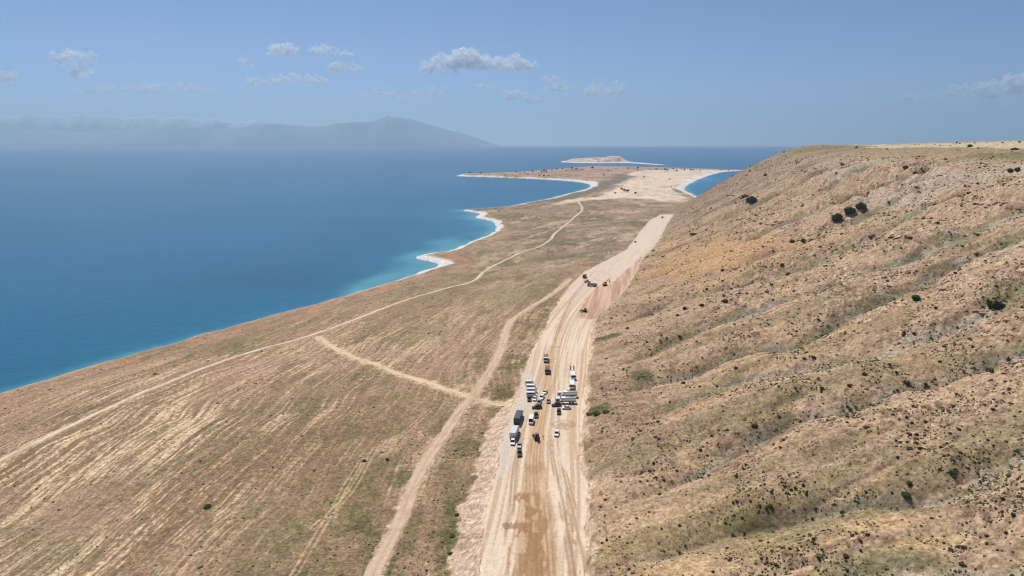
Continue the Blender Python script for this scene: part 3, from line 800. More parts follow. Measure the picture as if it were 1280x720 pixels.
m_cloud = bpy.data.materials.new("cloud_vapour"); m_cloud.use_nodes = True
nt = m_cloud.node_tree; nt.nodes.clear()
out = nt.nodes.new("ShaderNodeOutputMaterial"); mixs = nt.nodes.new("ShaderNodeMixShader"); tr = nt.nodes.new("ShaderNodeBsdfTransparent")
df = nt.nodes.new("ShaderNodeBsdfDiffuse"); df.inputs[0].default_value = (0.997, 0.998, 0.999, 1)
tl = nt.nodes.new("ShaderNodeBsdfTranslucent"); tl.inputs[0].default_value = (0.997, 0.998, 0.999, 1)
ad = nt.nodes.new("ShaderNodeMixShader"); ad.inputs[0].default_value = 0.5
nt.links.new(df.outputs[0], ad.inputs[1]); nt.links.new(tl.outputs[0], ad.inputs[2])
tc = nt.nodes.new("ShaderNodeTexCoord"); nz = nt.nodes.new("ShaderNodeTexNoise"); nz.inputs["Scale"].default_value = 0.0022; nz.inputs["Detail"].default_value = 3; nz.inputs["Roughness"].default_value = .5
nt.links.new(tc.outputs["Object"], nz.inputs["Vector"])
oi = nt.nodes.new("ShaderNodeAttribute"); oi.attribute_type = 'OBJECT'; oi.attribute_name = "density"
mr = nt.nodes.new("ShaderNodeMapRange"); mr.inputs[1].default_value = .28; mr.inputs[2].default_value = .72; mr.inputs[3].default_value = 0.0; mr.inputs[4].default_value = 1.0
nt.links.new(nz.outputs["Fac"], mr.inputs[0])
mu = nt.nodes.new("ShaderNodeMath"); mu.operation = 'MULTIPLY'; nt.links.new(mr.outputs[0], mu.inputs[0]); nt.links.new(oi.outputs["Fac"], mu.inputs[1])
nt.links.new(mu.outputs[0], mixs.inputs[0]); nt.links.new(tr.outputs[0], mixs.inputs[1]); nt.links.new(ad.outputs[0], mixs.inputs[2])
nt.links.new(mixs.outputs[0], out.inputs["Surface"])

def cloud(blobs, dens, label, dist=47000.0, seed=1, n=150):
    """blobs: (px, py, half width px, half height px) of the billows that make up one cloud"""
    r = np.random.default_rng(seed)
    k = dist / F_PX
    V, F, C = [], [], []; off = 0
    cx = np.mean([b[0] for b in blobs]); cy = max(b[1] + b[3] for b in blobs)
    org = ray(cx, cy); org = org * (dist / org[1]) + np.array([0, 0, CAM_Z])
    area = sum(b[2] * b[3] for b in blobs)
    for px, py, hw_, hh_ in blobs:
        c0 = ray(px, py); c0 = c0 * (dist / c0[1]) + np.array([0, 0, CAM_Z]) - org
        m = max(10, int(n * hw_ * hh_ / area))
        for _ in range(m):
            a = r.uniform(0, 2 * np.pi); q = r.uniform(0, 1) ** 0.5
            u_, w_ = q * np.cos(a), q * np.sin(a)
            if w_ < -0.35: w_ = -0.35 - 0.2 * r.uniform()
            dy_ = r.normal(0, 0.45) * hw_ * 0.4
            rad = max(r.uniform(0.2, 0.46) * hh_ * (1.15 - 0.55 * q), 1.2)
            p0 = c0 + np.array([u_ * hw_ * k, dy_ * k, w_ * hh_ * k])
            if C:                                     # a cloud hangs together: billows grow out of one another
                cc = np.array([t[:3] for t in C]); rr = np.array([t[3] for t in C])
                gap = np.linalg.norm(cc - p0, axis=1) - 0.75 * (rr + rad * k)
                j = int(np.argmin(gap))
                if gap[j] > 0:
                    v_ = cc[j] - p0; p0 = p0 + v_ / np.linalg.norm(v_) * gap[j]
            C.append((p0[0], p0[1], p0[2], rad * k))
            sc_ = np.array([r.uniform(1.0, 1.4), r.uniform(.95, 1.2), r.uniform(.85, 1.0)]) * rad * k
            vv = ICO2[0] * (1 + 0.13 * np.sin(ICO2[0][:, [1, 2, 0]] * r.uniform(2, 5) + r.uniform(0, 6)))
            V.append(vv * sc_ + p0); F.append(ICO2[1] + off); off += len(vv)
    me = mesh_from_arrays("cloud", np.vstack(V), np.vstack(F), None, m_cloud)
    o = link(bpy.data.objects.new("cloud", me)); o.location = org
    o["density"] = dens
    return tag(o, label, "cloud", "fair weather clouds over the far shore")

cloud([(535, 82, 15, 9), (560, 78, 20, 12), (585, 76, 26, 14), (608, 80, 24, 11), (640, 79, 22, 11), (655, 84, 22, 9), (555, 92, 20, 6)], 0.420, "largest and brightest white cumulus cloud, with a long heaped top", seed=3, n=420)
cloud([(351, 63, 22, 8), (362, 60, 12, 7)], 0.420, "small bright white cloud shaped like an oval puff beside a second puff", seed=4, n=120)
cloud([(402, 62, 16, 7), (428, 67, 14, 5)], 0.420, "small white cloud with a thin tail trailing off its right end", seed=5, n=110)
cloud([(432, 86, 26, 8), (420, 82, 9, 6)], 0.386, "soft white cloud just under the puff with a thin tail", seed=6, n=110)
cloud([(303, 75, 8, 5), (308, 82, 9, 3)], 0.370, "tiny wisp of cloud beside the oval white puff", seed=7, n=50)
cloud([(322, 103, 20, 7), (350, 100, 16, 7), (378, 98, 24, 8), (405, 102, 14, 6)], 0.420, "long low bank of pale cloud above the mountain range", seed=8, n=190)
cloud([(80, 70, 20, 10), (110, 74, 18, 9), (95, 90, 24, 10)], 0.420, "faint veil-like tall cloud standing over the snowy mountains", seed=9, n=150)
cloud([(120, 113, 45, 8), (185, 112, 40, 9), (225, 110, 40, 9), (270, 116, 30, 7)], 0.317, "very long faint cloud streak low over the snowy mountains", seed=10, n=230)
cloud([(8, 96, 20, 8)], 0.420, "faint rounded cloud cut by the picture edge over snowy mountains", seed=11, n=60)
cloud([(470, 118, 34, 8), (520, 119, 28, 7), (552, 114, 22, 7)], 0.317, "faint broken cloud band below the largest cloud", seed=12, n=160)
cloud([(600, 108, 18, 5)], 0.370, "small flat cloud directly under the largest cloud", seed=13, n=60)
cloud([(642, 118, 18, 9), (665, 124, 20, 7)], 0.416, "pale ragged cloud between the largest cloud and the horizon", seed=14, n=90)
cloud([(697, 108, 17, 8), (686, 98, 14, 6)], 0.370, "small pale round cloud at the tail of the largest cloud", seed=15, n=90)
cloud([(756, 113, 28, 10), (760, 104, 24, 4)], 0.388, "wide dim cloud with a flat top over the peninsula", seed=16, n=110)
cloud([(360, 124, 40, 6), (410, 122, 30, 6), (440, 126, 24, 5)], .14, "thin cloud streak hugging the top of the mountain range", seed=21, n=130)
cloud([(860, 124, 34, 5), (820, 126, 24, 5)], .10, "barely visible thin cloud streak between dim cloud and solitary wisp", seed=22, n=90)
cloud([(938, 123, 10, 4)], 0.363, "tiny solitary wisp of cloud over open water", seed=17, n=40)
cloud([(1150, 122, 28, 7), (1200, 115, 16, 11), (1235, 113, 18, 14), (1268, 107, 18, 15), (1300, 105, 26, 16)], 0.420, "heaped pale cloud bank rising above the plateau field", seed=18, n=230)

# ------------------------------------------------------------------ shrubs: the largest as things, the rest as one carpet
m_veg, nt, p = nodes_of("dry_foliage")
at = nt.nodes.new("ShaderNodeAttribute"); at.attribute_name = "Col"
tc = nt.nodes.new("ShaderNodeTexCoord"); nz = nt.nodes.new("ShaderNodeTexNoise"); nz.inputs["Scale"].default_value = 3.0; nz.inputs["Detail"].default_value = 3
nt.links.new(tc.outputs["Object"], nz.inputs["Vector"])
mr = nt.nodes.new("ShaderNodeMapRange"); mr.inputs[1].default_value = .3; mr.inputs[2].default_value = .7; mr.inputs[3].default_value = .6; mr.inputs[4].default_value = 1.5
nt.links.new(nz.outputs["Fac"], mr.inputs[0])
vm = nt.nodes.new("ShaderNodeVectorMath"); vm.operation = 'SCALE'
nt.links.new(at.outputs["Color"], vm.inputs[0]); nt.links.new(mr.outputs[0], vm.inputs["Scale"]); nt.links.new(vm.outputs[0], p.inputs["Base Color"])
p.inputs["Roughness"].default_value = 0.95; p.inputs["Specular IOR Level"].default_value = 0.1

def leaf_material(name, col, scale=1.2):
    return plain_material(name, col, 0.9, 0, 0.45, scale, 0.1)
SHRUB_COL = dict(brown=np.array([.062, .044, .029]), olive=np.array([.075, .070, .030]), grey=np.array([.135, .115, .075]), green=np.array([.055, .066, .028]))

def in_view(x, y, z, m=1.06):
    cz = y * CP - (z - CAM_Z) * SP
    yy = y * SP + (z - CAM_Z) * CP
    return (cz > 10) & (np.abs(x / cz) < 640 / F_PX * m) & (np.abs(yy / cz) < 360 / F_PX * m)

def dome_batch(pos, rad, hgt, col, seed):
    r = np.random.default_rng(seed)
    n = len(pos); k = 6
    a = np.linspace(0, 2 * np.pi, k, endpoint=False)[None, :] + r.uniform(0, 6.28, (n, 1))
    j1 = r.uniform(.75, 1.25, (n, k)); j2 = r.uniform(.5, 1.0, (n, k))
    v = np.zeros((n, 2 * k + 1, 3))
    v[:, :k, 0] = np.cos(a) * j1; v[:, :k, 1] = np.sin(a) * j1; v[:, :k, 2] = -0.25
    v[:, k:2 * k, 0] = np.cos(a + .5) * j2; v[:, k:2 * k, 1] = np.sin(a + .5) * j2; v[:, k:2 * k, 2] = r.uniform(.5, .9, (n, k))
    v[:, 2 * k, 2] = r.uniform(.85, 1.1, n); v[:, 2 * k, :2] = r.uniform(-.25, .25, (n, 2))
    v[:, :, :2] *= rad[:, None, None]; v[:, :, 2] *= hgt[:, None]
    v += pos[:, None, :]
    i = np.arange(k); i2 = (i + 1) % k
    f = np.concatenate([np.stack([i, i2, k + i], 1), np.stack([i2, k + i2, k + i], 1), np.stack([k + i, k + i2, np.full(k, 2 * k)], 1)])
    F = (f[None] + (np.arange(n) * (2 * k + 1))[:, None, None]).reshape(-1, 3)
    C = np.repeat(col, 2 * k + 1, 0)
    return v.reshape(-1, 3), F, C

def scatter_hill():
    n = 230000
    yy = 95 * (2300 / 95.0) ** rng.uniform(0, 1, n)           # even in log distance, then thinned
    xx = (yy + 30) * rng.uniform(0.02, 0.9, n)
    e_ = xx - road_R(yy)
    clump = fbm(xx / 16, yy / 16, 4, 701)
    fine_ = fbm(xx / 5, yy / 5, 3, 703)
    dens = (0.08 + 0.92 * sm(-0.35, 0.75, clump + 0.8 * fine_) ** 1.3) * sm(1, 12, e_) * (0.5 + 0.5 * sm(15, 90, e_))
    keep = (e_ > 1.5) & (rng.uniform(0, 1, n) < dens * 0.8)
    xx, yy, e_ = xx[keep], yy[keep], e_[keep]
    zz, ff = terrain(xx, yy, full=True)
    over = ff["lin"] - ff["P"]
    ok = in_view(xx, yy, zz) & ((over < 4) | (rng.uniform(0, 1, len(xx)) < 0.10))
    xx, yy, zz, e_, g_, hr_ = xx[ok], yy[ok], zz[ok], e_[ok], ff["g"][ok], ff["hill"][ok]
    dist = np.sqrt(xx ** 2 + yy ** 2)
    rr = np.exp(rng.normal(-1.5, 0.48, len(xx))) * (0.85 + 0.0016 * np.clip(dist - 150, 0, 1400))
    rr = np.clip(rr, 0.14, 2.6)
    hh = rr * rng.uniform(0.6, 1.1, len(xx))
    u_ = rng.uniform(0, 1, len(xx)); gg = sm(0.05, 0.5, g_)
    low = sm(40, 8, hr_)
    kind = np.where(u_ < 0.07 + 0.6 * gg + 0.3 * low, np.where(rng.uniform(0, 1, len(xx)) < .45, 1, 3), np.where(u_ > 0.84, 2, 0))
    zone = np.where(g_ > 0.35, 3, np.where(hr_ < 22, 0, np.where(hr_ < 65, 1, 2)))
    return np.stack([xx, yy, zz], 1), rr, hh, kind, dist, zone

def scatter_plain():
    n = 60000
    yy = 120 * (900 / 120.0) ** rng.uniform(0, 1, n)
    xx = (yy + 30) * rng.uniform(-0.9, 0.15, n)
    d_ = shore_dist(xx, yy); cr = road_L(yy) - xx
    clump = fbm(xx / 14, yy / 22, 4, 711)
    nearg = sm(90, 20, cr) * sm(340, 180, yy) + 0.8 * sm(30, 6, cr)
    keep = (d_ > 8) & (cr > 1.5) & (rng.uniform(0, 1, n) < (0.04 + 0.2 * sm(0.1, 0.7, clump) + 0.5 * nearg * sm(-.3, .5, clump)))
    for T, wd in ((T_COAST, 4.5), (T_CROSS, 3.6), (T_STRIP, 3.8)):
        dd, _ = dist_line(xx, yy, T, 12); keep &= dd > wd
    xx, yy, cr = xx[keep], yy[keep], cr[keep]
    zz, ff = terrain(xx, yy, full=True)
    ok = in_view(xx, yy, zz) & (ff["fillm"] < -0.2)
    xx, yy, zz, cr = xx[ok], yy[ok], zz[ok], cr[ok]
    dist = np.sqrt(xx ** 2 + yy ** 2)
    rr = np.clip(np.exp(rng.normal(-1.25, 0.4, len(xx))) * (0.85 + 0.0016 * np.clip(dist - 150, 0, 800)), .12, 1.5)
    hh = rr * rng.uniform(0.35, 0.8, len(xx))
    u_ = rng.uniform(0, 1, len(xx)); gr_ = sm(80, 15, cr)
    kind = np.where(u_ < 0.2 + 0.55 * gr_, np.where(rng.uniform(0, 1, len(xx)) < .5, 1, 3), np.where(u_ > .35, 2, 0))
    return np.stack([xx, yy, zz], 1), rr, hh, kind, dist

KN = ["brown", "olive", "grey", "green"]
M_SHRUB = [leaf_material("shrub_" + k, SHRUB_COL[k], 2.5) for k in KN]

def shrub_mesh(name, seed, mat, leaves=70, leaf=0.30, squash=0.75):
    """lumpy twiggy core with leaf sprays standing out of it; unit radius"""
    r = np.random.default_rng(seed)
    V, F = [], []; off = 0
    def add(v, f):
        nonlocal off
        V.append(v); F.extend([tuple(int(i) + off for i in q) for q in f]); off += len(v)
    lobes = [(np.array([0, 0, .25]), .68)] + [(np.array([math.cos(t) * .45, math.sin(t) * .45, .2 + .2 * r.uniform()]), r.uniform(.38, .55)) for t in r.uniform(0, 6.28, 4)]
    for c_, q_ in lobes:
        v = ICO1[0] * (1 + r.uniform(-.16, .16, (len(ICO1[0]), 1))) * q_ + c_
        v[:, 2] = np.maximum(v[:, 2] * squash, -0.15)
        add(v, ICO1[1])
    for _ in range(leaves):
        c_, q_ = lobes[r.integers(len(lobes))]
        dr = r.normal(size=3); dr[2] = abs(dr[2]) * .9; dr /= np.linalg.norm(dr)
        p0 = c_ + dr * q_ * r.uniform(.85, 1.2); p0[2] *= squash
        t1 = np.cross(dr, r.normal(size=3)); t1 /= np.linalg.norm(t1); t2 = np.cross(dr, t1)
        w = leaf * r.uniform(.5, 1.0)
        add(np.array([p0 - t1 * w * .5, p0 + dr * w * .8 + t2 * w * .3, p0 + t1 * w * .5, p0 - dr * w * .3 - t2 * w * .3]), [(0, 1, 2, 3)])
    me = bpy.data.meshes.new(name)
    me.from_pydata(np.vstack(V).tolist(), [], F); me.materials.append(mat); me.update()
    return me

sp, sr, sh, sk, sd, sz = scatter_hill()
pp, pr, ph_, pk, pd = scatter_plain()
vis = in_view(sp[:, 0], sp[:, 1], sp[:, 2], 0.985)
score = np.where(vis, sr / sd * (1 + 0.0 * sr), 0)
top = np.argsort(-score)[:285]
SH_VAR = [[shrub_mesh("shrub", 900 + 10 * k + j, M_SHRUB[k], 55) for j in range(3)] for k in range(4)]
SH_LAB = ["dark brown dried cushion shrub", "low olive tinted shrub", "pale grey dry shrub tuft", "deep green leafy shrub"]
SH_ZONE = ["on the lowest slope just above the road", "on the bare middle slope of the hill", "on the stony upper slope of the hill", "growing along a gully of the hillside"]
for i in top:
    o = link(bpy.data.objects.new("shrub", SH_VAR[sk[i]][i % 3]))
    o.location = sp[i]; o.rotation_euler = (0, 0, float(rng.uniform(0, 6.28)))
    s_ = float(sr[i]) * 1.1; o.scale = (s_, s_, float(sh[i]) * 1.35)
    tag(o, SH_LAB[sk[i]] + " " + SH_ZONE[sz[i]], "shrub", SH_LAB[sk[i]] + "s " + SH_ZONE[sz[i]])
rest = np.ones(len(sp), bool); rest[top] = False
KC = np.stack([SHRUB_COL[k] for k in KN])
def carpet(name, pos, rad, hgt, kind, seed, label, cat):
    col = KC[kind] * rng.uniform(.8, 2.6, (len(kind), 1))
    v, f, c_ = dome_batch(pos, rad, hgt, col, seed)
    o = link(bpy.data.objects.new(name, mesh_from_arrays(name, v, f, c_, m_veg, smooth=False)))
    tag(o, label, cat, kind="stuff")
    print(name, len(pos))
carpet("hillside_scrub", sp[rest], sr[rest], sh[rest], sk[rest], 5, "countless small dark scrub tufts speckling the dry hillside", "scrub")
carpet("plain_scrub", pp, pr, ph_, pk, 6, "scattered low scrub tufts across the dry straw coloured plain", "scrub")

# ------------------------------------------------------------------ single bushes one can point to
M_BUSH = leaf_material("bush_leaf", (0.040, 0.064, 0.026), 1.5)
M_BUSH2 = leaf_material("bush_leaf_bright", (0.055, 0.080, 0.024), 1.5)
M_TWIG = plain_material("twig", (0.09, 0.065, 0.045), 0.9)
BUSH = [shrub_mesh("foliage", 950 + j, M_BUSH, 260, 0.17, 0.95) for j in range(3)]
BUSH_B = [shrub_mesh("foliage", 960 + j, M_BUSH2, 260, 0.17, 0.95) for j in range(2)]
def stem_mesh():
    bm = bmesh.new()
    for k in range(5):
        a = k * 1.26
        g_ = bmesh.ops.create_cone(bm, cap_ends=True, segments=5, radius1=.05, radius2=.02, depth=.7)
        bmesh.ops.rotate(bm, verts=g_["verts"], cent=(0, 0, 0), matrix=Matrix.Rotation(.5, 3, (math.cos(a), math.sin(a), 0)))
        bmesh.ops.translate(bm, verts=g_["verts"], vec=(math.sin(a) * .12, -math.cos(a) * .12, .12))
    me = bpy.data.meshes.new("stems"); bm.to_mesh(me); bm.free(); me.materials.append(M_TWIG)
    return me
STEMS = stem_mesh()
def ground_at(px, py):
    q = hit(px, py)
    return Vector((q[0], q[1], height_at(q[0], q[1])))
def bush(px, py, rpx, label, bright=False, sq=1.0, name="bush", i=[0]):
    q = ground_at(px, py + rpx * 0.55)
    R = rpx * math.sqrt(q.x ** 2 + q.y ** 2 + (CAM_Z - q.z) ** 2) / F_PX
    t = empty(name, q, i[0] * 1.3); i[0] += 1
    t.scale = (R * 0.95, R * 0.95, R * 1.1 * sq)
    for nm, me in (("foliage", (BUSH_B if bright else BUSH)[i[0] % (2 if bright else 3)]), ("stems", STEMS)):
        o = link(bpy.data.objects.new(nm, me)); o.parent = t
    return tag(t, label, "bush")
bush(1243, 383, 8.5, "big round dark green bush beside a flat rock ledge on hillside")
bush(1145, 373, 6, "lone oval green bush on the stony slope above brown hillside")
bush(1046, 271, 7, "lowest and largest bush of three lining the dry hillside gully")
bush(1062, 262, 7, "middle bush of three lining the dry hillside gully")
bush(1076, 256, 6.5, "topmost bush of three lining the dry hillside gully")
bush(1213, 182, 3.2, "small dark bush standing in the straw field on the plateau", sq=.8)
bush(1268, 187, 5, "wide low dark bush in the plateau field near picture edge", sq=.55)
bush(1132, 208, 3.5, "dark bush on the olive plateau edge, paired with a lower one")
bush(1143, 215, 3, "lower dark bush of the pair on the olive plateau edge")
bush(1262, 213, 3.5, "first of two dark bushes on the rim below the plateau field")
bush(1272, 212, 3.5, "second of two dark bushes on the rim below the plateau field", sq=1.2)
bush(940, 247, 8, "broad dark thicket on the steep far nose of the hill", sq=.8)
bush(932, 244, 5, "small thicket against the broad thicket on the hill nose", sq=.7)
bush(866, 290, 6, "flat dark shrub patch at the hill foot by the road end", sq=.35)
bush(856, 386, 3.5, "small round dark bush on lower slope above the machines")
bush(877, 381, 3, "tiny dark bush next along the lower slope from a rounder one")
bush(907, 375, 4, "green bush in a fold of the lower slope", True)
bush(985, 342, 4, "compact dark bush alone on the tan middle slope")
bush(990, 300, 4, "green bush below the dark rock outcrop", True)
bush(1003, 300, 3.5, "second green bush below the dark rock outcrop", True)
bush(1137, 604, 4, "upper green bush in the gully crossing the lower hillside", True)
bush(1134, 618, 6, "large bright green bush in the gully on the lower hillside", True, .8)
bush(1190, 585, 5, "grey green bush beside a pale stony gully bed", True, .7)
bush(258, 631, 5.5, "solitary dark low bush in the straw striped field", sq=.5)
bush(484, 573, 3, "small dark bush by the wheel ruts on the plain", sq=.7)
bush(455, 575, 3.5, "green bush at the end of the wheel ruts on the plain", True, .7)
for k, (px, py, r_) in enumerate([(738, 515, 6), (747, 514, 7), (757, 513, 6)]):
    bush(px, py, r_, ["green reed clump touching the road edge below a gully", "middle green reed clump between road edge and gully mouth", "green reed clump furthest up the gully mouth beside the road"][k], True, .45)
for k, (px, py, r_) in enumerate([(562, 690, 4), (566, 668, 4.5), (572, 642, 4)]):
    bush(px, py, r_, ["green weed clump at the near foot of the embankment", "green weed clump at the foot of the embankment by its pale streak", "green weed clump higher along the embankment foot"][k], True, .5)

# ------------------------------------------------------------------ rocks
M_ROCK = plain_material("weathered_rock", alb(172, 144, 128), 0.95, 0, .25, .8, .15)
M_ROCKD = plain_material("dark_rock", alb(118, 94, 84), 0.95, 0, .3, .8, .15)
def rock_mesh(seed, mat, flat=.6):
    r = np.random.default_rng(seed)
    bm = bmesh.new()
    for _ in range(16):
        q = r.normal(size=3); q /= np.linalg.norm(q)
        bm.verts.new(q * np.array([1, .75, flat]) * r.uniform(.8, 1.1))
    bmesh.ops.convex_hull(bm, input=bm.verts)
    me = bpy.data.meshes.new("boulder"); bm.to_mesh(me); bm.free(); me.materials.append(mat)
    return me
ROCKS = [rock_mesh(970 + j, M_ROCK, .5) for j in range(4)]; ROCKSD = [rock_mesh(980 + j, M_ROCKD, .6) for j in range(4)]
def outcrop(px, py, wpx, hpx, n, label, dark=False, seed=0):
    r = np.random.default_rng(seed)
    q = ground_at(px, py)
    D = math.sqrt(q.x ** 2 + q.y ** 2 + (CAM_Z - q.z) ** 2) / F_PX
    t = empty("rock_outcrop", q)
    for k in range(n):
        fx = (k + .5) / n * 2 - 1
        p_ = ground_at(px + fx * wpx * .9, py + r.uniform(-.6, .6) * hpx)
        o = link(bpy.data.objects.new("boulder", (ROCKSD if dark else ROCKS)[r.integers(4)])); o.parent = t
        o.location = p_ - q
        s_ = D * wpx / n * r.uniform(1.1, 1.9)
        o.scale = (s_, s_, s_ * r.uniform(.6, 1.0)); o.rotation_euler = (r.uniform(-.2, .2), r.uniform(-.2, .2), r.uniform(0, 6.28))
    return tag(t, label, "rocks")
outcrop(964, 279, 17, 4, 9, "dark crumbling rock outcrop above the orange scar on the hill", True, 1)
outcrop(930, 274, 10, 3, 6, "small dark ledge of stones on the far hill slope", True, 7)
outcrop(1112, 298, 30, 5, 12, "long brownish rock band across the upper hillside", True, 2)
outcrop(1226, 393, 11, 4, 5, "flat layered rock ledge right below the big round bush", False, 3)
outcrop(1180, 362, 15, 4, 8, "pale broken slab ledge on the stony upper slope", False, 4)
outcrop(1152, 405, 8, 3, 5, "small pale stone cluster near the lone oval bush", False, 5)
outcrop(1075, 415, 14, 4, 7, "scattered grey stones around a patch of grass on the slope", False, 6)
outcrop(1240, 255, 26, 4, 10, "string of dark stones just under the plateau rim", True, 8)
outcrop(704, 531, 4.5, 2, 7, "ring of dark rubble lumps dumped on the road", True, 9)
outcrop(738, 377, 3, 1.2, 4, "small dark spoil heap in the fresh road cutting", True, 10)
outcrop(712, 446.5, 4, .8, 5, "row of small dark stones on the road ahead of lowbed ramps", True, 11)

# ------------------------------------------------------------------ trees out on the peninsula
M_TREE = leaf_material("tree_leaf", (0.022, 0.036, 0.020), .6)
M_BARK = plain_material("bark", (0.10, 0.075, 0.055), 0.95)
def crown_mesh(seed):
    me = shrub_mesh("crown", seed, M_TREE, 160, 0.22, 1.15)
    return me
CROWN = [crown_mesh(990 + j) for j in range(4)]
bm = bmesh.new(); bmesh.ops.create_cone(bm, cap_ends=True, segments=7, radius1=.09, radius2=.05, depth=1.0); bmesh.ops.translate(bm, verts=bm.verts, vec=(0, 0, .5))
for k in range(3):
    g_ = bmesh.ops.create_cone(bm, cap_ends=True, segments=5, radius1=.04, radius2=.015, depth=.6)
    bmesh.ops.rotate(bm, verts=g_["verts"], cent=(0, 0, 0), matrix=Matrix.Rotation(.7, 3, (math.cos(k * 2.1), math.sin(k * 2.1), 0)))
    bmesh.ops.translate(bm, verts=g_["verts"], vec=(math.sin(k * 2.1) * .18, -math.cos(k * 2.1) * .18, .95))
TRUNK = bpy.data.meshes.new("trunk"); bm.to_mesh(TRUNK); bm.free(); TRUNK.materials.append(M_BARK)
tree_spots = [(740.5, 211.4, 2.0), (754.5, 220, 1.5), (680, 215, 1.9), (677, 216, 1.6), (683, 215.5, 1.6), (666, 215.5, 1.5), (645, 216, 1.3), (586.5, 217.5, 1.7), (590, 217.3, 1.3), (601, 217.6, 1.4), (632, 219.5, 1.2), (612, 218.6, 1.0),
              (674, 220.6, 1.3), (680, 220.8, 1.5), (686, 220.8, 1.3), (660, 219, 1.1), (696, 212, 1.3), (703, 211.8, 1.2), (715, 211.5, 1.5), (720, 212, 1.4), (728, 213, 1.1), (690, 214, 1.2), (708, 214.5, 1.1), (650, 217.2, 1.0), (656, 216.2, 1.2),
              (785, 211.5, 1.3), (797.5, 211, 1.5), (796.6, 214, 1.4), (805, 222.5, 1.4), (820, 212.4, 1.3), (831, 213.5, 1.9), (834, 214.2, 1.7), (841.6, 212, 1.4), (846, 214.6, 1.5), (855.6, 213.5, 1.5), (863, 213.8, 1.6), (866, 214, 1.4), (875, 214.4, 1.1),
              (812, 212.6, 1.1), (852, 212.4, 1.1), (900, 213.6, 1.1), (911, 213.6, 1.1), (837, 225, 1.1), (839, 234, 1.0), (830, 247, 1.0), (770, 212.2, 1.1), (760, 214, 1.1), (640, 253.6, 1.2), (672, 253, 1.0)]
for k, (px, py, hp) in enumerate(tree_spots):
    q = hit(px, py); z = height_at(q[0], q[1])
    H = hp * 1.6 * math.hypot(q[0], q[1]) / F_PX
    t = empty("round_tree", (q[0], q[1], z - .1), k * .9); t.scale = (H * .55, H * .55, H * .55)
    a_ = link(bpy.data.objects.new("trunk", TRUNK)); a_.parent = t; a_.scale = (1, 1, .9)
    b_ = link(bpy.data.objects.new("crown", CROWN[k % 4])); b_.parent = t; b_.location = (0, 0, .75)
    tag(t, "small dark round tree dotting the far peninsula", "tree", "trees dotted over the far peninsula")
for px, py, hp, lb in ((777, 236.6, 1.8, "first of two touching dark trees beside the bend in the sand flat track"), (780.5, 238.4, 2.0, "second of two touching dark trees beside the bend in the sand flat track"), (784.5, 239.4, 2.1, "round dark tree just past the touching pair on the sand flat"), (794.3, 241.8, 1.8, "isolated dark tree standing out on the pale sand flat"), (769, 241.6, 1.5, "small dark tree between the track and the touching pair")):
    q = hit(px, py + 1); z = height_at(q[0], q[1])
    H = hp * 1.6 * math.hypot(q[0], q[1]) / F_PX
    t = empty("round_tree", (q[0], q[1], z - .1)); t.scale = (H * .6,) * 3
    a_ = link(bpy.data.objects.new("trunk", TRUNK)); a_.parent = t; a_.scale = (1, 1, .9)
    b_ = link(bpy.data.objects.new("crown", CROWN[int(px) % 4])); b_.parent = t; b_.location = (0, 0, .7)
    tag(t, lb, "tree", "trees on the sand flat")

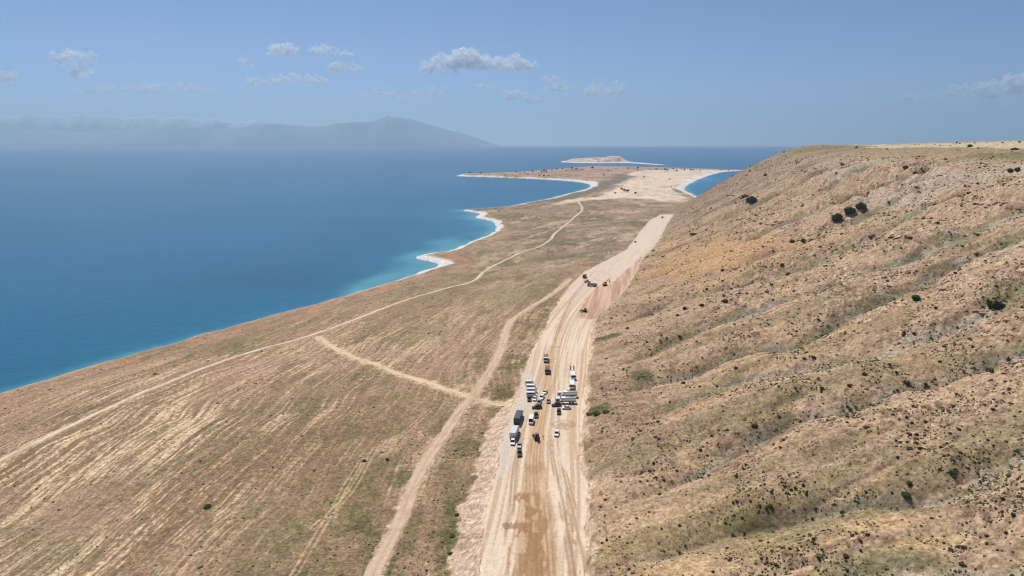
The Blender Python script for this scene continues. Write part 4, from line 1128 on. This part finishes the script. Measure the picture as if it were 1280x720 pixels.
# ------------------------------------------------------------------ vehicles and machines
class MB:
    def __init__(s): s.v = []; s.f = []
    def box(s, x0, x1, y0, y1, z0, z1, tx=1.0, ty=1.0):
        n = len(s.v); cx, cy = (x0 + x1) / 2, (y0 + y1) / 2
        s.v += [(x0, y0, z0), (x1, y0, z0), (x1, y1, z0), (x0, y1, z0)]
        s.v += [(cx + (a - cx) * tx, cy + (b - cy) * ty, z1) for a, b in ((x0, y0), (x1, y0), (x1, y1), (x0, y1))]
        s.f += [tuple(n + i for i in q) for q in ((0, 3, 2, 1), (4, 5, 6, 7), (0, 1, 5, 4), (1, 2, 6, 5), (2, 3, 7, 6), (3, 0, 4, 7))]
        return s
    def prism(s, prof, wf):
        """side outline (y, z) swept across x; wf(z) is the half width"""
        n = len(s.v); k = len(prof)
        for sg in (-1, 1):
            s.v += [(sg * wf(z), y, z) for y, z in prof]
        s.f.append(tuple(n + i for i in range(k))); s.f.append(tuple(n + k + i for i in reversed(range(k))))
        for i in range(k):
            j = (i + 1) % k
            s.f.append((n + i, n + k + i, n + k + j, n + j))
        return s
    def cyl(s, c, r, h, axis='x', seg=12, r2=None, ry=1.0):
        n = len(s.v); r2 = r if r2 is None else r2
        for sg, rr in ((-.5, r), (.5, r2)):
            for i in range(seg):
                a = 2 * math.pi * i / seg; u, w = math.cos(a) * rr, math.sin(a) * rr * ry
                p = {'x': (sg * h, u, w), 'y': (u, sg * h, w), 'z': (u, w, sg * h)}[axis]
                s.v.append((c[0] + p[0], c[1] + p[1], c[2] + p[2]))
        s.f.append(tuple(n + i for i in range(seg))); s.f.append(tuple(n + seg + i for i in reversed(range(seg))))
        for i in range(seg):
            j = (i + 1) % seg
            s.f.append((n + i, n + seg + i, n + seg + j, n + j))
        return s
    def bar(s, a, b, w, h=None):
        a, b = Vector(a), Vector(b); d_ = (b - a).normalized(); h = h or w
        up = Vector((1, 0, 0)) if abs(d_.x) < .9 else Vector((0, 0, 1))
        t1 = d_.cross(up).normalized(); t2 = d_.cross(t1)
        n = len(s.v)
        for q in (a, b):
            for u, v in ((-1, -1), (1, -1), (1, 1), (-1, 1)):
                s.v.append(tuple(q + t2 * (u * w / 2) + t1 * (v * h / 2)))
        s.f += [tuple(n + i for i in q) for q in ((0, 3, 2, 1), (4, 5, 6, 7), (0, 1, 5, 4), (1, 2, 6, 5), (2, 3, 7, 6), (3, 0, 4, 7))]
        return s
    def mesh(s, name, mat, bevel=0.0, smooth=False):
        me = bpy.data.meshes.new(name); me.from_pydata(s.v, [], s.f)
        bm = bmesh.new(); bm.from_mesh(me)
        bmesh.ops.recalc_face_normals(bm, faces=bm.faces)
        if bevel: bmesh.ops.bevel(bm, geom=list(bm.edges), offset=bevel, segments=1, affect='EDGES', clamp_overlap=True)
        if smooth:
            for f in bm.faces: f.smooth = True
        bm.to_mesh(me); bm.free()
        me.materials.append(mat); me.update()
        return me

def paint(name, col, rough=.35, metal=0.0): return plain_material(name, col, rough, metal, .06, 1.5, .5, .3)
P_WHITE = paint("paint_white", (.78, .78, .76)); P_BLACK = paint("paint_black", (.018, .018, .02)); P_SILVER = paint("paint_silver", (.48, .49, .5), .3, .4)
P_GREY = paint("paint_grey", (.17, .175, .18)); P_ORANGE = paint("paint_orange", (.62, .20, .03), .5); P_YELLOW = paint("paint_yellow", (.62, .38, .04), .5)
P_RED = paint("paint_red", (.30, .05, .03), .5); P_SLATE = paint("tarpaulin_slate", (.045, .055, .075), .7); P_BLUE = paint("paint_blue", (.05, .10, .22))
P_TANK = paint("tank_white", (.74, .75, .74), .3, .1); P_RUST = paint("rusty_steel", (.22, .10, .06), .8); P_BOX = paint("box_grey_white", (.56, .58, .57), .5)
M_GLASS = plain_material("dark_glass", (.015, .018, .022), .08, 0, .02, 1, .6); M_RUBBER = plain_material("rubber", (.02, .02, .02), .9); M_STEEL = plain_material("dark_steel", (.06, .06, .062), .6, .3)
M_RIM = plain_material("rim", (.4, .4, .4), .4, .6); M_LAMP = plain_material("lamp_glass", (.75, .75, .7), .1); M_TAIL = plain_material("tail_glass", (.4, .02, .02), .2); M_SOIL = plain_material("soil_load", alb(150, 110, 80), .95)

_cache = {}
def cm(key, fn=None):
    if key not in _cache: _cache[key] = fn()
    return _cache[key]
def put(name, me, parent, loc=(0, 0, 0), rot=(0, 0, 0)):
    o = link(bpy.data.objects.new(name, me)); o.parent = parent; o.location = loc; o.rotation_euler = rot
    return o
def wheels(t, spots, r, w):
    tm = cm(("tyre", r, w), lambda: MB().cyl((0, 0, 0), r, w, 'x', 14).mesh("tyre", M_RUBBER, smooth=False))
    rm = cm(("rim", r, w), lambda: MB().cyl((0, 0, 0), r * .58, w * 1.06, 'x', 10).mesh("rim", M_RIM))
    for x_, y_ in spots:
        o = put("wheel", tm, t, (x_, y_, r)); put("rim", rm, o)

def road_point(px, py):
    X_, Y_ = solve_road(px, py)
    return X_, Y_, float(road_z(np.array(Y_)))
def stand(name, px, py, rz, label, cat, group=None):
    X_, Y_, Z_ = road_point(px, py)
    # rest on the sheet of the road where the thing stands
    i = int(np.argmin((xr - X_) ** 2 + (yr - Y_) ** 2))
    t = empty(name, (X_, Y_, float(zr_[i]) + .02), R_(rz))
    return tag(t, label, cat, group)

CARS = "cars parked on the road works"
def car(px, py, rz, label, mat, roof=None, suv=False):
    t = stand("parked_car", px, py, rz, label, "car", CARS)
    roof = roof or mat
    h = 1.72 if suv else 1.46; b = .98 if suv else .9; w = .93 if suv else .88
    L_ = 2.3 if suv else 2.2
    body = [(-L_, .38), (-L_ + .1, .26), (L_ - .1, .26), (L_, .42), (L_ - .02, .66), (L_ - .35, b - .1), (.95, b), (-L_ + .35, b + .02), (-L_ + .02, b - .06)]
    put("body", cm(("car", suv, mat.name), lambda: MB().prism(body, lambda z: w if z < .8 else w - .05).mesh("body", mat, .03)), t)
    rear = -L_ + (.18 if suv else .55); rt = -L_ + (.42 if suv else 1.1)
    cab = [(1.0, b), (.35, h - .04), (rt, h - .04), (rear, b)]
    put("windows", cm(("cab", suv), lambda: MB().prism(cab, lambda z: (w - .08) - (z - b) * .28).mesh("windows", M_GLASS)), t)
    def rf():
        m = MB().box(-w + .24, w - .24, rt + .04, .34, h - .035, h + .015, .95, .97)
        for sg in (-1, 1):
            for y0, y1 in ((1.0, .36), (-.35, -.35), (rear, rt)):
                m.bar((sg * (w - .075), y0, b - .02), (sg * (w - .23), y1, h - .02), .07)
        return m.mesh("roof", roof)
    put("roof", cm(("roof", suv, roof.name), rf), t)
    put("bumper", cm(("bump", suv), lambda: MB().box(-w + .03, w - .03, L_ - .06, L_ + .05, .3, .48).mesh("bumper", M_STEEL, .02)), t)
    wheels(t, [(sx * (w - .1), y_) for sx in (-1, 1) for y_ in (L_ - .85, -L_ + .85)], .36 if suv else .32, .22)
    for sg in (-1, 1):
        put("headlight", cm(("hl",), lambda: MB().box(-.16, .16, -.05, .05, -.07, .07).mesh("headlight", M_LAMP, .01)), t, (sg * (w - .24), L_ - .04, .64))
        put("taillight", cm(("tlt",), lambda: MB().box(-.14, .14, -.05, .05, -.08, .08).mesh("taillight", M_TAIL, .01)), t, (sg * (w - .2), -L_ + .03, .78))
        put("mirror", cm(("mi",), lambda: MB().box(-.1, .1, -.07, .07, -.08, .08).mesh("mirror", M_STEEL, .02)), t, (sg * (w + .06), .8, b + .05))
    return t

def van(px, py, rz, label, long=5.4, group="white minibuses parked side by side", h=2.35):
    t = stand("minibus", px, py, rz, label, "minibus", group)
    a = long / 2
    body = [(-a, .35), (a - .1, .35), (a, .55), (a - .03, .95), (a - .55, 1.25), (a - 1.15, h - .18), (a - 1.5, h), (-a + .1, h), (-a, h - .12)]
    put("body", cm(("van", long, h), lambda: MB().prism(body, lambda z: .99 if z < 1.5 else .93).mesh("body", P_WHITE, .04)), t)
    ws = [(a - .57, 1.27), (a - .52, 1.29), (a - 1.11, h - .2), (a - 1.16, h - .22)]
    put("windscreen", cm(("vws", long, h), lambda: MB().prism([(y + .05, z) for y, z in ws], lambda z: .84).mesh("windscreen", M_GLASS)), t)
    for sg in (-1, 1):
        put("side_window", cm(("vsw", long, h), lambda: MB().box(-.03, .03, -a + .3, a - 1.35, h - .92, h - .34).mesh("side_window", M_GLASS)), t, (sg * .955, 0, 0))
        put("headlight", cm(("hl",), None), t, (sg * .7, a - .02, .8))
        put("taillight", cm(("tlt",), None), t, (sg * .82, -a + .0, 1.0))
    put("rear_window", cm(("vrw", h), lambda: MB().box(-.7, .7, -.03, .03, h - .95, h - .35).mesh("rear_window", M_GLASS)), t, (0, -a, 0))
    wheels(t, [(sx * .88, y_) for sx in (-1, 1) for y_ in (a - 1.0, -a + 1.1)], .36, .24)
    return t

def cab_parts(t, y1, mat, w=1.22, h=2.9, dl=2.1):
    """forward-control truck cab whose front face stands at y1"""
    prof = [(y1 - dl, .75), (y1, .55), (y1 + .02, 1.5), (y1 - .22, h - .25), (y1 - .5, h), (y1 - dl, h)]
    c_ = put("cab", cm(("tcab", mat.name, y1, h, dl), lambda: MB().prism(prof, lambda z: w).mesh("cab", mat, .05)), t)
    put("windscreen", cm(("tws", y1, h), lambda: MB().prism([(y1 + .0, 1.55), (y1 + .05, 1.57), (y1 - .18, h - .33), (y1 - .25, h - .36)], lambda z: w - .12).mesh("windscreen", M_GLASS)), c_)
    for sg in (-1, 1):
        put("side_window", cm(("tsw", y1, dl, h), lambda: MB().box(-.03, .03, y1 - dl * .62, y1 - .32, 1.6, h - .45).mesh("side_window", M_GLASS)), c_, (sg * w, 0, 0))
        put("headlight", cm(("hl",), None), t, (sg * .9, y1 + .02, .85))
        put("mirror", cm(("tmi",), lambda: MB().box(-.1, .1, -.05, .05, -.3, .3).mesh("mirror", M_STEEL, .02)), t, (sg * (w + .2), y1 - .1, 2.0))
    put("bumper", cm(("tb", y1), lambda: MB().box(-w, w, y1 - .3, y1 + .08, .42, .8).mesh("bumper", M_STEEL, .03)), t)
    return c_
def chassis(t, y0, y1, z=.95):
    put("chassis", cm(("ch", y0, y1, z), lambda: MB().box(-.45, -.3, y0, y1, z - .25, z).box(.3, .45, y0, y1, z - .25, z).box(-.4, .4, y0 + .1, y0 + .3, z - .2, z - .05).box(-.4, .4, y1 - .9, y1 - .7, z - .2, z - .05).mesh("chassis", M_STEEL)), t)

TANKERS = "white tank trucks"
def tanker(px, py, rz, label):
    t = stand("tank_truck", px, py, rz, label, "truck", TANKERS)
    cab_parts(t, 4.9, P_WHITE); chassis(t, -4.6, 4.4)
    tk = put("tank", cm(("tank",), lambda: MB().cyl((0, -1.15, 2.1), 1.22, 7.0, 'y', 24).mesh("tank", P_TANK, .08, True)), t)
    put("manhole", cm(("mh",), lambda: MB().cyl((0, -.2, 3.36), .3, .2, 'z', 12).mesh("manhole", M_STEEL)), tk)
    put("walkway", cm(("ww",), lambda: MB().box(-.3, .3, -3.8, 1.6, 3.30, 3.34).mesh("walkway", M_STEEL)), tk)
    put("spray_bar", cm(("sb",), lambda: MB().bar((-1.15, -4.75, .8), (1.15, -4.75, .8), .16).bar((.9, -4.72, .7), (.9, -4.72, 3.9), .12).mesh("spray_bar", M_STEEL)), t)
    put("fuel_tank", cm(("ft",), lambda: MB().cyl((0, 0, 0), .32, 1.2, 'y', 12).mesh("fuel_tank", M_STEEL)), t, (.95, 1.6, .85))
    wheels(t, [(sx * 1.02, y_) for sx in (-1, 1) for y_ in (3.9, -1.9, -3.2)], .52, .34)
    return t

def dump_truck(px, py, rz, label, mat, body, group="dump trucks on the road works"):
    t = stand("dump_truck", px, py, rz, label, "truck", group)
    cab_parts(t, 4.1, mat); chassis(t, -3.9, 3.6)
    bd = put("tipper_body", cm(("tip", body.name), lambda: MB().prism([(-4.2, 1.3), (-4.4, 2.5), (1.55, 2.75), (1.9, 3.1), (2.2, 3.1), (1.75, 2.5), (1.75, 1.15), (-4.0, 1.1)], lambda z: 1.25).mesh("tipper_body", body, .03)), t)
    put("load", cm(("load",), lambda: MB().box(-1.1, 1.1, -4.0, 1.45, 2.55, 2.95, .5, .6).mesh("load", M_SOIL, .1)), bd)
    for sg in (-1, 1):
        put("mudguard", cm(("mg",), lambda: MB().box(-.2, .2, -1.4, 1.4, 0, .06).mesh("mudguard", M_STEEL)), t, (sg * 1.02, -2.3, 1.06))
    wheels(t, [(sx * 1.02, y_) for sx in (-1, 1) for y_ in (3.1, -1.6, -3.0)], .52, .34)
    return t

def lowbed(px, py, rz, label):
    t = stand("lowbed_truck", px, py, rz, label, "truck")
    cab_parts(t, 6.3, P_WHITE); chassis(t, -5.8, 5.8)
    put("deck", cm(("deck",), lambda: MB().box(-1.25, 1.25, -6.2, 3.7, 1.1, 1.28).box(-1.25, 1.25, 3.5, 3.75, 1.28, 2.3).mesh("deck", P_WHITE, .02)), t)
    for sg in (-1, 1):
        rp = put("ramp", cm(("ramp",), lambda: MB().box(-.3, .3, -.08, .08, 0, 2.6).mesh("ramp", P_RUST, .02)), t, (sg * .85, -6.3, 1.2), (.12, 0, 0))
        for q in range(5):
            put("cleat", cm(("cleat",), lambda: MB().box(-.28, .28, -.12, -.08, -.05, .05).mesh("cleat", M_STEEL)), rp, (0, 0, .3 + q * .5))
    wheels(t, [(sx * 1.02, y_) for sx in (-1, 1) for y_ in (5.2, -2.6, -3.9, -5.2)], .5, .34)
    return t

def box_truck(px, py, rz, label, boxm, cabm, length=9.0, group=None, h=3.7):
    t = stand("box_truck", px, py, rz, label, "truck", group)
    a = length / 2 + 1.2
    cab_parts(t, a, cabm); chassis(t, -a + .2, a - .5)
    y1 = a - 2.3
    b_ = put("cargo_box", cm(("cbox", boxm.name, length, h), lambda: MB().box(-1.26, 1.26, y1 - length, y1, 1.15, h).mesh("cargo_box", boxm, .04)), t)
    def ribs():
        m = MB(); n = int(length / 1.0)
        for k in range(n + 1):
            yy_ = y1 - .06 - k * (length - .12) / n
            for sg in (-1, 1): m.box(sg * 1.275 - .015, sg * 1.275 + .015, yy_ - .05, yy_ + .05, 1.15, h - .05)
        return m.mesh("side_rib", M_STEEL)
    put("side_ribs", cm(("rib", length, h), ribs), b_)
    for sg in (-1, 1):
        put("rear_door", cm(("rd", boxm.name, h), lambda: MB().box(-.6, .6, -.03, .03, 1.2, h - .06).mesh("rear_door", boxm, .01)), b_, (sg * .62, y1 - length - .02, 0))
        put("taillight", cm(("tlt",), None), t, (sg * 1.0, -a + .15, 1.0))
    wheels(t, [(sx * 1.02, y_) for sx in (-1, 1) for y_ in (a - 1.2, -a + 1.4, -a + 2.7)], .52, .34)
    return t

def excavator(px, py, rz, label, swing=0.4):
    t = stand("excavator", px, py, rz, label, "excavator")
    for sg in (-1, 1):
        tr_ = put("track", cm(("xtrack",), lambda: MB().prism([(-2.0, .45), (-1.7, .05), (1.7, .05), (2.0, .45), (1.7, .95), (-1.7, .95)], lambda z: .3).mesh("track", M_RUBBER, .04)), t, (sg * 1.1, 0, 0))
        put("sprocket", cm(("spr",), lambda: MB().cyl((0, 0, 0), .35, .66, 'x', 10).mesh("sprocket", M_STEEL)), tr_, (0, 1.5, .5))
    put("turntable", cm(("xtt",), lambda: MB().cyl((0, 0, 1.05), .7, .35, 'z', 14).mesh("turntable", M_STEEL)), t)
    h_ = put("engine_house", cm(("xh",), lambda: MB().prism([(-2.3, 1.2), (1.2, 1.2), (1.2, 1.7), (.4, 2.15), (-2.1, 2.3), (-2.4, 1.9)], lambda z: 1.25).mesh("engine_house", P_ORANGE, .05)), t, (0, 0, 0), (0, 0, swing))
    c_ = put("cab", cm(("xc",), lambda: MB().box(-1.2, -.3, -.2, 1.35, 1.7, 3.1, .9, .85).mesh("cab", M_GLASS, .03)), h_)
    put("cab_roof", cm(("xcr",), lambda: MB().box(-1.22, -.28, -.15, 1.28, 3.1, 3.2).mesh("cab_roof", P_ORANGE, .02)), c_)
    put("boom", cm(("xb",), lambda: MB().bar((.25, 1.0, 1.8), (.25, 2.4, 4.9), .5, .45).bar((.25, 2.3, 4.8), (.25, 4.0, 5.9), .45, .42).mesh("boom", P_ORANGE)), h_)
    put("stick", cm(("xs",), lambda: MB().bar((.25, 3.8, 6.2), (.25, 5.0, 3.4), .34, .34).bar((.25, 1.2, 2.4), (.25, 2.6, 4.3), .18).mesh("stick", P_ORANGE)), h_)
    put("bucket", cm(("xbk",), lambda: MB().prism([(4.7, 3.5), (5.3, 3.4), (5.4, 2.6), (4.9, 2.3), (4.4, 2.7)], lambda z: .55).mesh("bucket", M_STEEL, .03)), h_)
    return t

def bulldozer(px, py, rz, label):
    t = stand("bulldozer", px, py, rz, label, "bulldozer")
    for sg in (-1, 1):
        put("track", cm(("dtrack",), lambda: MB().prism([(-1.9, .5), (-1.6, .05), (1.5, .05), (1.8, .5), (1.4, 1.05), (-1.5, 1.1)], lambda z: .3).mesh("track", M_RUBBER, .04)), t, (sg * 1.05, 0, 0))
    put("hood", cm(("dh",), lambda: MB().prism([(-.2, .6), (2.0, .6), (2.0, 1.75), (-.2, 1.95)], lambda z: .6).mesh("hood", P_YELLOW, .05)), t)
    c_ = put("cab", cm(("dc",), lambda: MB().box(-.8, .8, -1.7, -.2, 1.1, 2.95, .92, .9).mesh("cab", M_GLASS, .03)), t)
    put("cab_roof", cm(("dcr",), lambda: MB().box(-.82, .82, -1.75, -.15, 2.96, 3.08).mesh("cab_roof", P_YELLOW, .02)), c_)
    put("blade", cm(("db",), lambda: MB().prism([(2.9, .05), (3.05, .2), (2.85, .7), (3.05, 1.3), (2.95, 1.35), (2.65, .7)], lambda z: 1.9).mesh("blade", M_STEEL, .02)), t)
    for sg in (-1, 1):
        put("push_arm", cm(("dpa",), lambda: MB().bar((0, -.4, .6), (0, 2.8, .5), .2).mesh("push_arm", P_YELLOW)), t, (sg * 1.45, 0, 0))
    put("ripper", cm(("dr",), lambda: MB().box(-.8, .8, -2.5, -2.1, .7, 1.1).bar((0, -2.6, 1.1), (0, -2.8, .2), .18).mesh("ripper", M_STEEL)), t)
    put("exhaust", cm(("dex",), lambda: MB().cyl((.3, 1.0, 2.3), .07, .9, 'z', 8).mesh("exhaust", M_STEEL)), t)
    return t

def roller(px, py, rz, label):
    t = stand("road_roller", px, py, rz, label, "roller")
    put("drum", cm(("rdm",), lambda: MB().cyl((0, 1.9, .78), .78, 2.1, 'x', 20).mesh("drum", M_STEEL)), t)
    put("drum_frame", cm(("rfr",), lambda: MB().box(-1.25, -1.08, .8, 3.0, .6, 1.1).box(1.08, 1.25, .8, 3.0, .6, 1.1).box(-1.25, 1.25, .6, 1.0, .6, 1.3).mesh("drum_frame", P_ORANGE, .03)), t)
    put("hood", cm(("rho",), lambda: MB().prism([(-2.6, .8), (-.3, .8), (-.3, 1.7), (-2.5, 1.6)], lambda z: .85).mesh("hood", P_ORANGE, .05)), t)
    c_ = put("cab", cm(("rca",), lambda: MB().box(-.8, .8, -.6, .7, 1.0, 2.8, .93, .9).mesh("cab", M_GLASS, .03)), t)
    put("cab_roof", cm(("rcr",), lambda: MB().box(-.85, .85, -.65, .75, 2.8, 2.92).mesh("cab_roof", P_ORANGE, .02)), c_)
    wheels(t, [(sx * .95, -1.6) for sx in (-1, 1)], .75, .5)
    return t

def backhoe(px, py, rz, label):
    t = stand("backhoe_loader", px, py, rz, label, "backhoe")
    put("hood", cm(("bh",), lambda: MB().prism([(.2, .7), (2.0, .7), (2.0, 1.45), (.2, 1.65)], lambda z: .5).mesh("hood", P_RED, .05)), t)
    c_ = put("cab", cm(("bc",), lambda: MB().box(-.78, .78, -1.4, .25, .9, 2.75, .93, .9).mesh("cab", M_GLASS, .03)), t)
    put("cab_roof", cm(("bcr",), lambda: MB().box(-.82, .82, -1.45, .3, 2.75, 2.86).mesh("cab_roof", P_GREY, .02)), c_)
    put("loader_bucket", cm(("blb",), lambda: MB().prism([(2.9, .1), (3.7, .15), (3.0, .45), (3.0, .95), (2.85, 1.0)], lambda z: 1.1).mesh("loader_bucket", M_STEEL, .02)), t)
    for sg in (-1, 1):
        put("loader_arm", cm(("bla",), lambda: MB().bar((0, .3, 1.3), (0, 2.2, 1.1), .18).bar((0, 2.1, 1.15), (0, 2.95, .5), .18).mesh("loader_arm", P_RED)), t, (sg * .65, 0, 0))
    put("backhoe_boom", cm(("bbb",), lambda: MB().bar((0, -1.6, .9), (0, -2.4, 3.4), .25).bar((0, -2.35, 3.4), (0, -3.2, 1.8), .2).mesh("backhoe_boom", P_RED)), t)
    put("digging_bucket", cm(("bdb",), lambda: MB().prism([(-3.4, 1.9), (-2.9, 1.8), (-2.7, 1.3), (-3.2, 1.1), (-3.5, 1.5)], lambda z: .35).mesh("digging_bucket", M_STEEL, .02)), t)
    wheels(t, [(sx * .9, -.95) for sx in (-1, 1)], .72, .42); wheels(t, [(sx * .85, 1.45) for sx in (-1, 1)], .48, .32)
    return t

# ---- the camp in the middle of the road
car(698.6, 516.5, 176, "black off-road car parked just below the black jeep and tank trucks", P_BLACK, None, True)   # first: makes the shared lamp meshes
for k, (px, py) in enumerate([(662.3, 481.0), (664.5, 486.0), (665.2, 490.8), (664.6, 495.4)]):
    van(px, py, -92 + k, ["minibus farthest from the box trucks in the row of four white ones", "second white minibus in the row, counted from the dump trucks", "third white minibus in the row, counted from the dump trucks", "last white minibus in the row, beside the black and white cars"][k], 5.2 if k else 4.7)
car(661.6, 500.4, 178, "black car tucked below the row of white minibuses", P_BLACK, None, True)
car(668.4, 499.6, 172, "white car between the black car and the row of minibuses", P_WHITE)
car(681.2, 491.4, 160, "white car alone on the brown lane, farthest from the minibuses", P_WHITE)
car(677.3, 498.2, 165, "white car next to the dark silver roofed car on the brown lane", P_WHITE, None, True)
car(674, 504.4, 170, "dark car with silver roof parked against a black car", P_GREY, P_SILVER, True)
car(671.2, 510.4, 100, "black car standing crosswise between parked cars", P_BLACK, None, True)
car(685.6, 502.6, 175, "charcoal car with pale roof by itself on the wheel tracks", P_GREY, P_SILVER)
car(670.2, 520.6, 178, "black car right behind the long white minibus", P_BLACK, None, True)
van(664, 528, 174, "long white minibus parked alone beside the box trucks", 6.2, "white minibuses parked side by side", 2.6)
box_truck(648, 525.5, -9, "long truck with a dark slate covered cargo box and pale cab", P_SLATE, P_BOX, 9.5, "box trucks on the gravel stand", 3.5)
box_truck(643.2, 545, -10, "grey white box truck behind the dark slate truck", P_BOX, P_BOX, 7.6, "box trucks on the gravel stand", 3.6)
car(641, 554.4, 176, "white car parked behind the grey white box truck", P_WHITE, None, True)
car(649.2, 558, 178, "silver car directly ahead of a black car on the gravel", P_SILVER)
car(649.6, 568.5, 180, "black car at the near end of the gravel stand", P_BLACK, None, True)
backhoe(670.6, 549, 10, "dark red backhoe loader standing on the brown lane")
car(696, 543.6, 170, "white car parked below the ring of dark rubble", P_WHITE, None, True)
car(695.6, 507.6, 95, "black jeep standing crosswise under the tank truck cabs", P_BLACK, None, True)
car(708, 511, 100, "white car in the shade side of the nearer tank truck", P_WHITE)
tanker(709.4, 496.2, 92, "white tank truck on the far side of the pair, with raised hose pipe")
tanker(707.4, 504, 92, "white tank truck on the near side of the pair, beside the black jeep")
lowbed(716, 470.5, 178, "white lowbed truck with two raised rusty ramps at its tail")
box_truck(714.8, 484, 176, "white flat sided truck parked in front of the lowbed truck", P_WHITE, P_WHITE, 6.2, None, 2.6)
dump_truck(682.4, 450.8, 176, "white dump truck with rusty tipper, farther one of two in line", P_WHITE, P_RUST)
dump_truck(684.2, 465, 176, "black fronted dump truck with rusty tipper, nearer one of two in line", P_GREY, P_RUST)
# ---- the machines further up the road
bulldozer(730.2, 389.5, 75, "yellow bulldozer with its blade at the edge of the fresh cutting")
roller(734.4, 353.4, 60, "orange road roller beside a dark dump truck")
dump_truck(740.4, 358, 70, "dark dump truck standing crosswise next to the orange roller", P_GREY, P_GREY, "dump trucks at the turning circle")
excavator(756.3, 357, -80, "orange excavator with its boom raised by the turning circle")
dump_truck(731, 347, 165, "black dump truck at the road edge above the orange roller", P_BLACK, P_GREY, "dump trucks at the turning circle")
car(794, 303, 150, "dark pickup-sized car halfway up the pale empty road", P_BLACK, None, True)
dump_truck(828, 272.5, 160, "tiny dark truck where the pale road runs out", P_GREY, P_GREY, "dump trucks at the turning circle")

# ------------------------------------------------------------------ person beside the backhoe
def person(px, py, label):
    X_, Y_, Z_ = road_point(px, py)
    i = int(np.argmin((xr - X_) ** 2 + (yr - Y_) ** 2)); Z_ = float(zr_[i]) + .01
    J = {"pelvis": (0, 0, .95, .15), "chest": (0, 0, 1.28, .17), "neck": (0, 0, 1.50, .065), "head": (0, .02, 1.62, .10), "crown": (0, .01, 1.72, .085),
         "hl": (-.10, 0, .88, .10), "kl": (-.12, .06, .48, .068), "al": (-.12, .0, .08, .048), "tl": (-.13, .16, .04, .042),
         "hr": (.10, 0, .88, .10), "kr": (.12, -.02, .48, .068), "ar": (.12, -.1, .08, .048), "tr": (.13, .06, .04, .042),
         "sl": (-.19, 0, 1.42, .07), "el": (-.25, -.04, 1.14, .052), "wl": (-.23, .06, .90, .038), "fl": (-.22, .09, .80, .034),
         "sr": (.19, 0, 1.42, .07), "er": (.26, -.02, 1.14, .052), "wr": (.24, .10, .92, .038), "fr": (.23, .14, .83, .034)}
    names = list(J); E = [("pelvis", "chest"), ("chest", "neck"), ("neck", "head"), ("head", "crown"), ("pelvis", "hl"), ("hl", "kl"), ("kl", "al"), ("al", "tl"), ("pelvis", "hr"), ("hr", "kr"), ("kr", "ar"), ("ar", "tr"),
                          ("chest", "sl"), ("sl", "el"), ("el", "wl"), ("wl", "fl"), ("chest", "sr"), ("sr", "er"), ("er", "wr"), ("wr", "fr")]
    me = bpy.data.meshes.new("person"); me.from_pydata([J[n][:3] for n in names], [(names.index(a), names.index(b)) for a, b in E], [])
    o = link(bpy.data.objects.new("person", me))
    mod = o.modifiers.new("skin", 'SKIN')
    for n, sv in zip(names, me.skin_vertices[0].data):
        sv.radius = (J[n][3], J[n][3]); sv.use_root = n == "pelvis"
    o.modifiers.new("sub", 'SUBSURF').levels = 1
    dg = bpy.context.evaluated_depsgraph_get()
    m2 = bpy.data.meshes.new_from_object(o.evaluated_get(dg)); m2.name = "person"
    o.modifiers.clear(); o.data = m2
    m2.materials.clear()
    for m_ in (plain_material("dark_work_clothes", (.03, .032, .045), .9), plain_material("skin_tone", (.38, .22, .15), .6), plain_material("dark_hair", (.02, .015, .012), .8)): m2.materials.append(m_)
    for f in m2.polygons:
        z = f.center.z; f.use_smooth = True
        f.material_index = 2 if z > 1.68 else 1 if z > 1.5 or (abs(f.center.x) > .17 and z < .93 and z > .7) else 0
    o.location = (X_, Y_, Z_); o.rotation_euler = (0, 0, R_(120))
    tag(o, label, "person")
person(679, 548.6, "person in dark work clothes standing on the road beside the backhoe")

# ------------------------------------------------------------------ boat far out
X_, Y_ = on_level(842, 197.8, 0)
t = empty("boat", (X_, Y_, .0), R_(80)); tag(t, "small white boat on open water beyond the sand spit", "boat")
put("hull", MB().prism([(-17, -.6), (14, -.6), (19, 3.2), (-17, 2.6)], lambda z: 3.6 if z > 1 else 2.6).mesh("hull", P_WHITE, .2), t)
put("cabin", MB().box(-2.6, 2.6, -12, 6, 2.6, 6.4, .9, .92).mesh("cabin", P_WHITE, .1), t)
put("window_band", MB().box(-2.62, 2.62, -11, 5.2, 4.2, 5.2).mesh("window_band", M_GLASS), t)
put("mast", MB().cyl((0, 0, 8.4), .15, 4, 'z', 8).mesh("mast", P_WHITE), t)
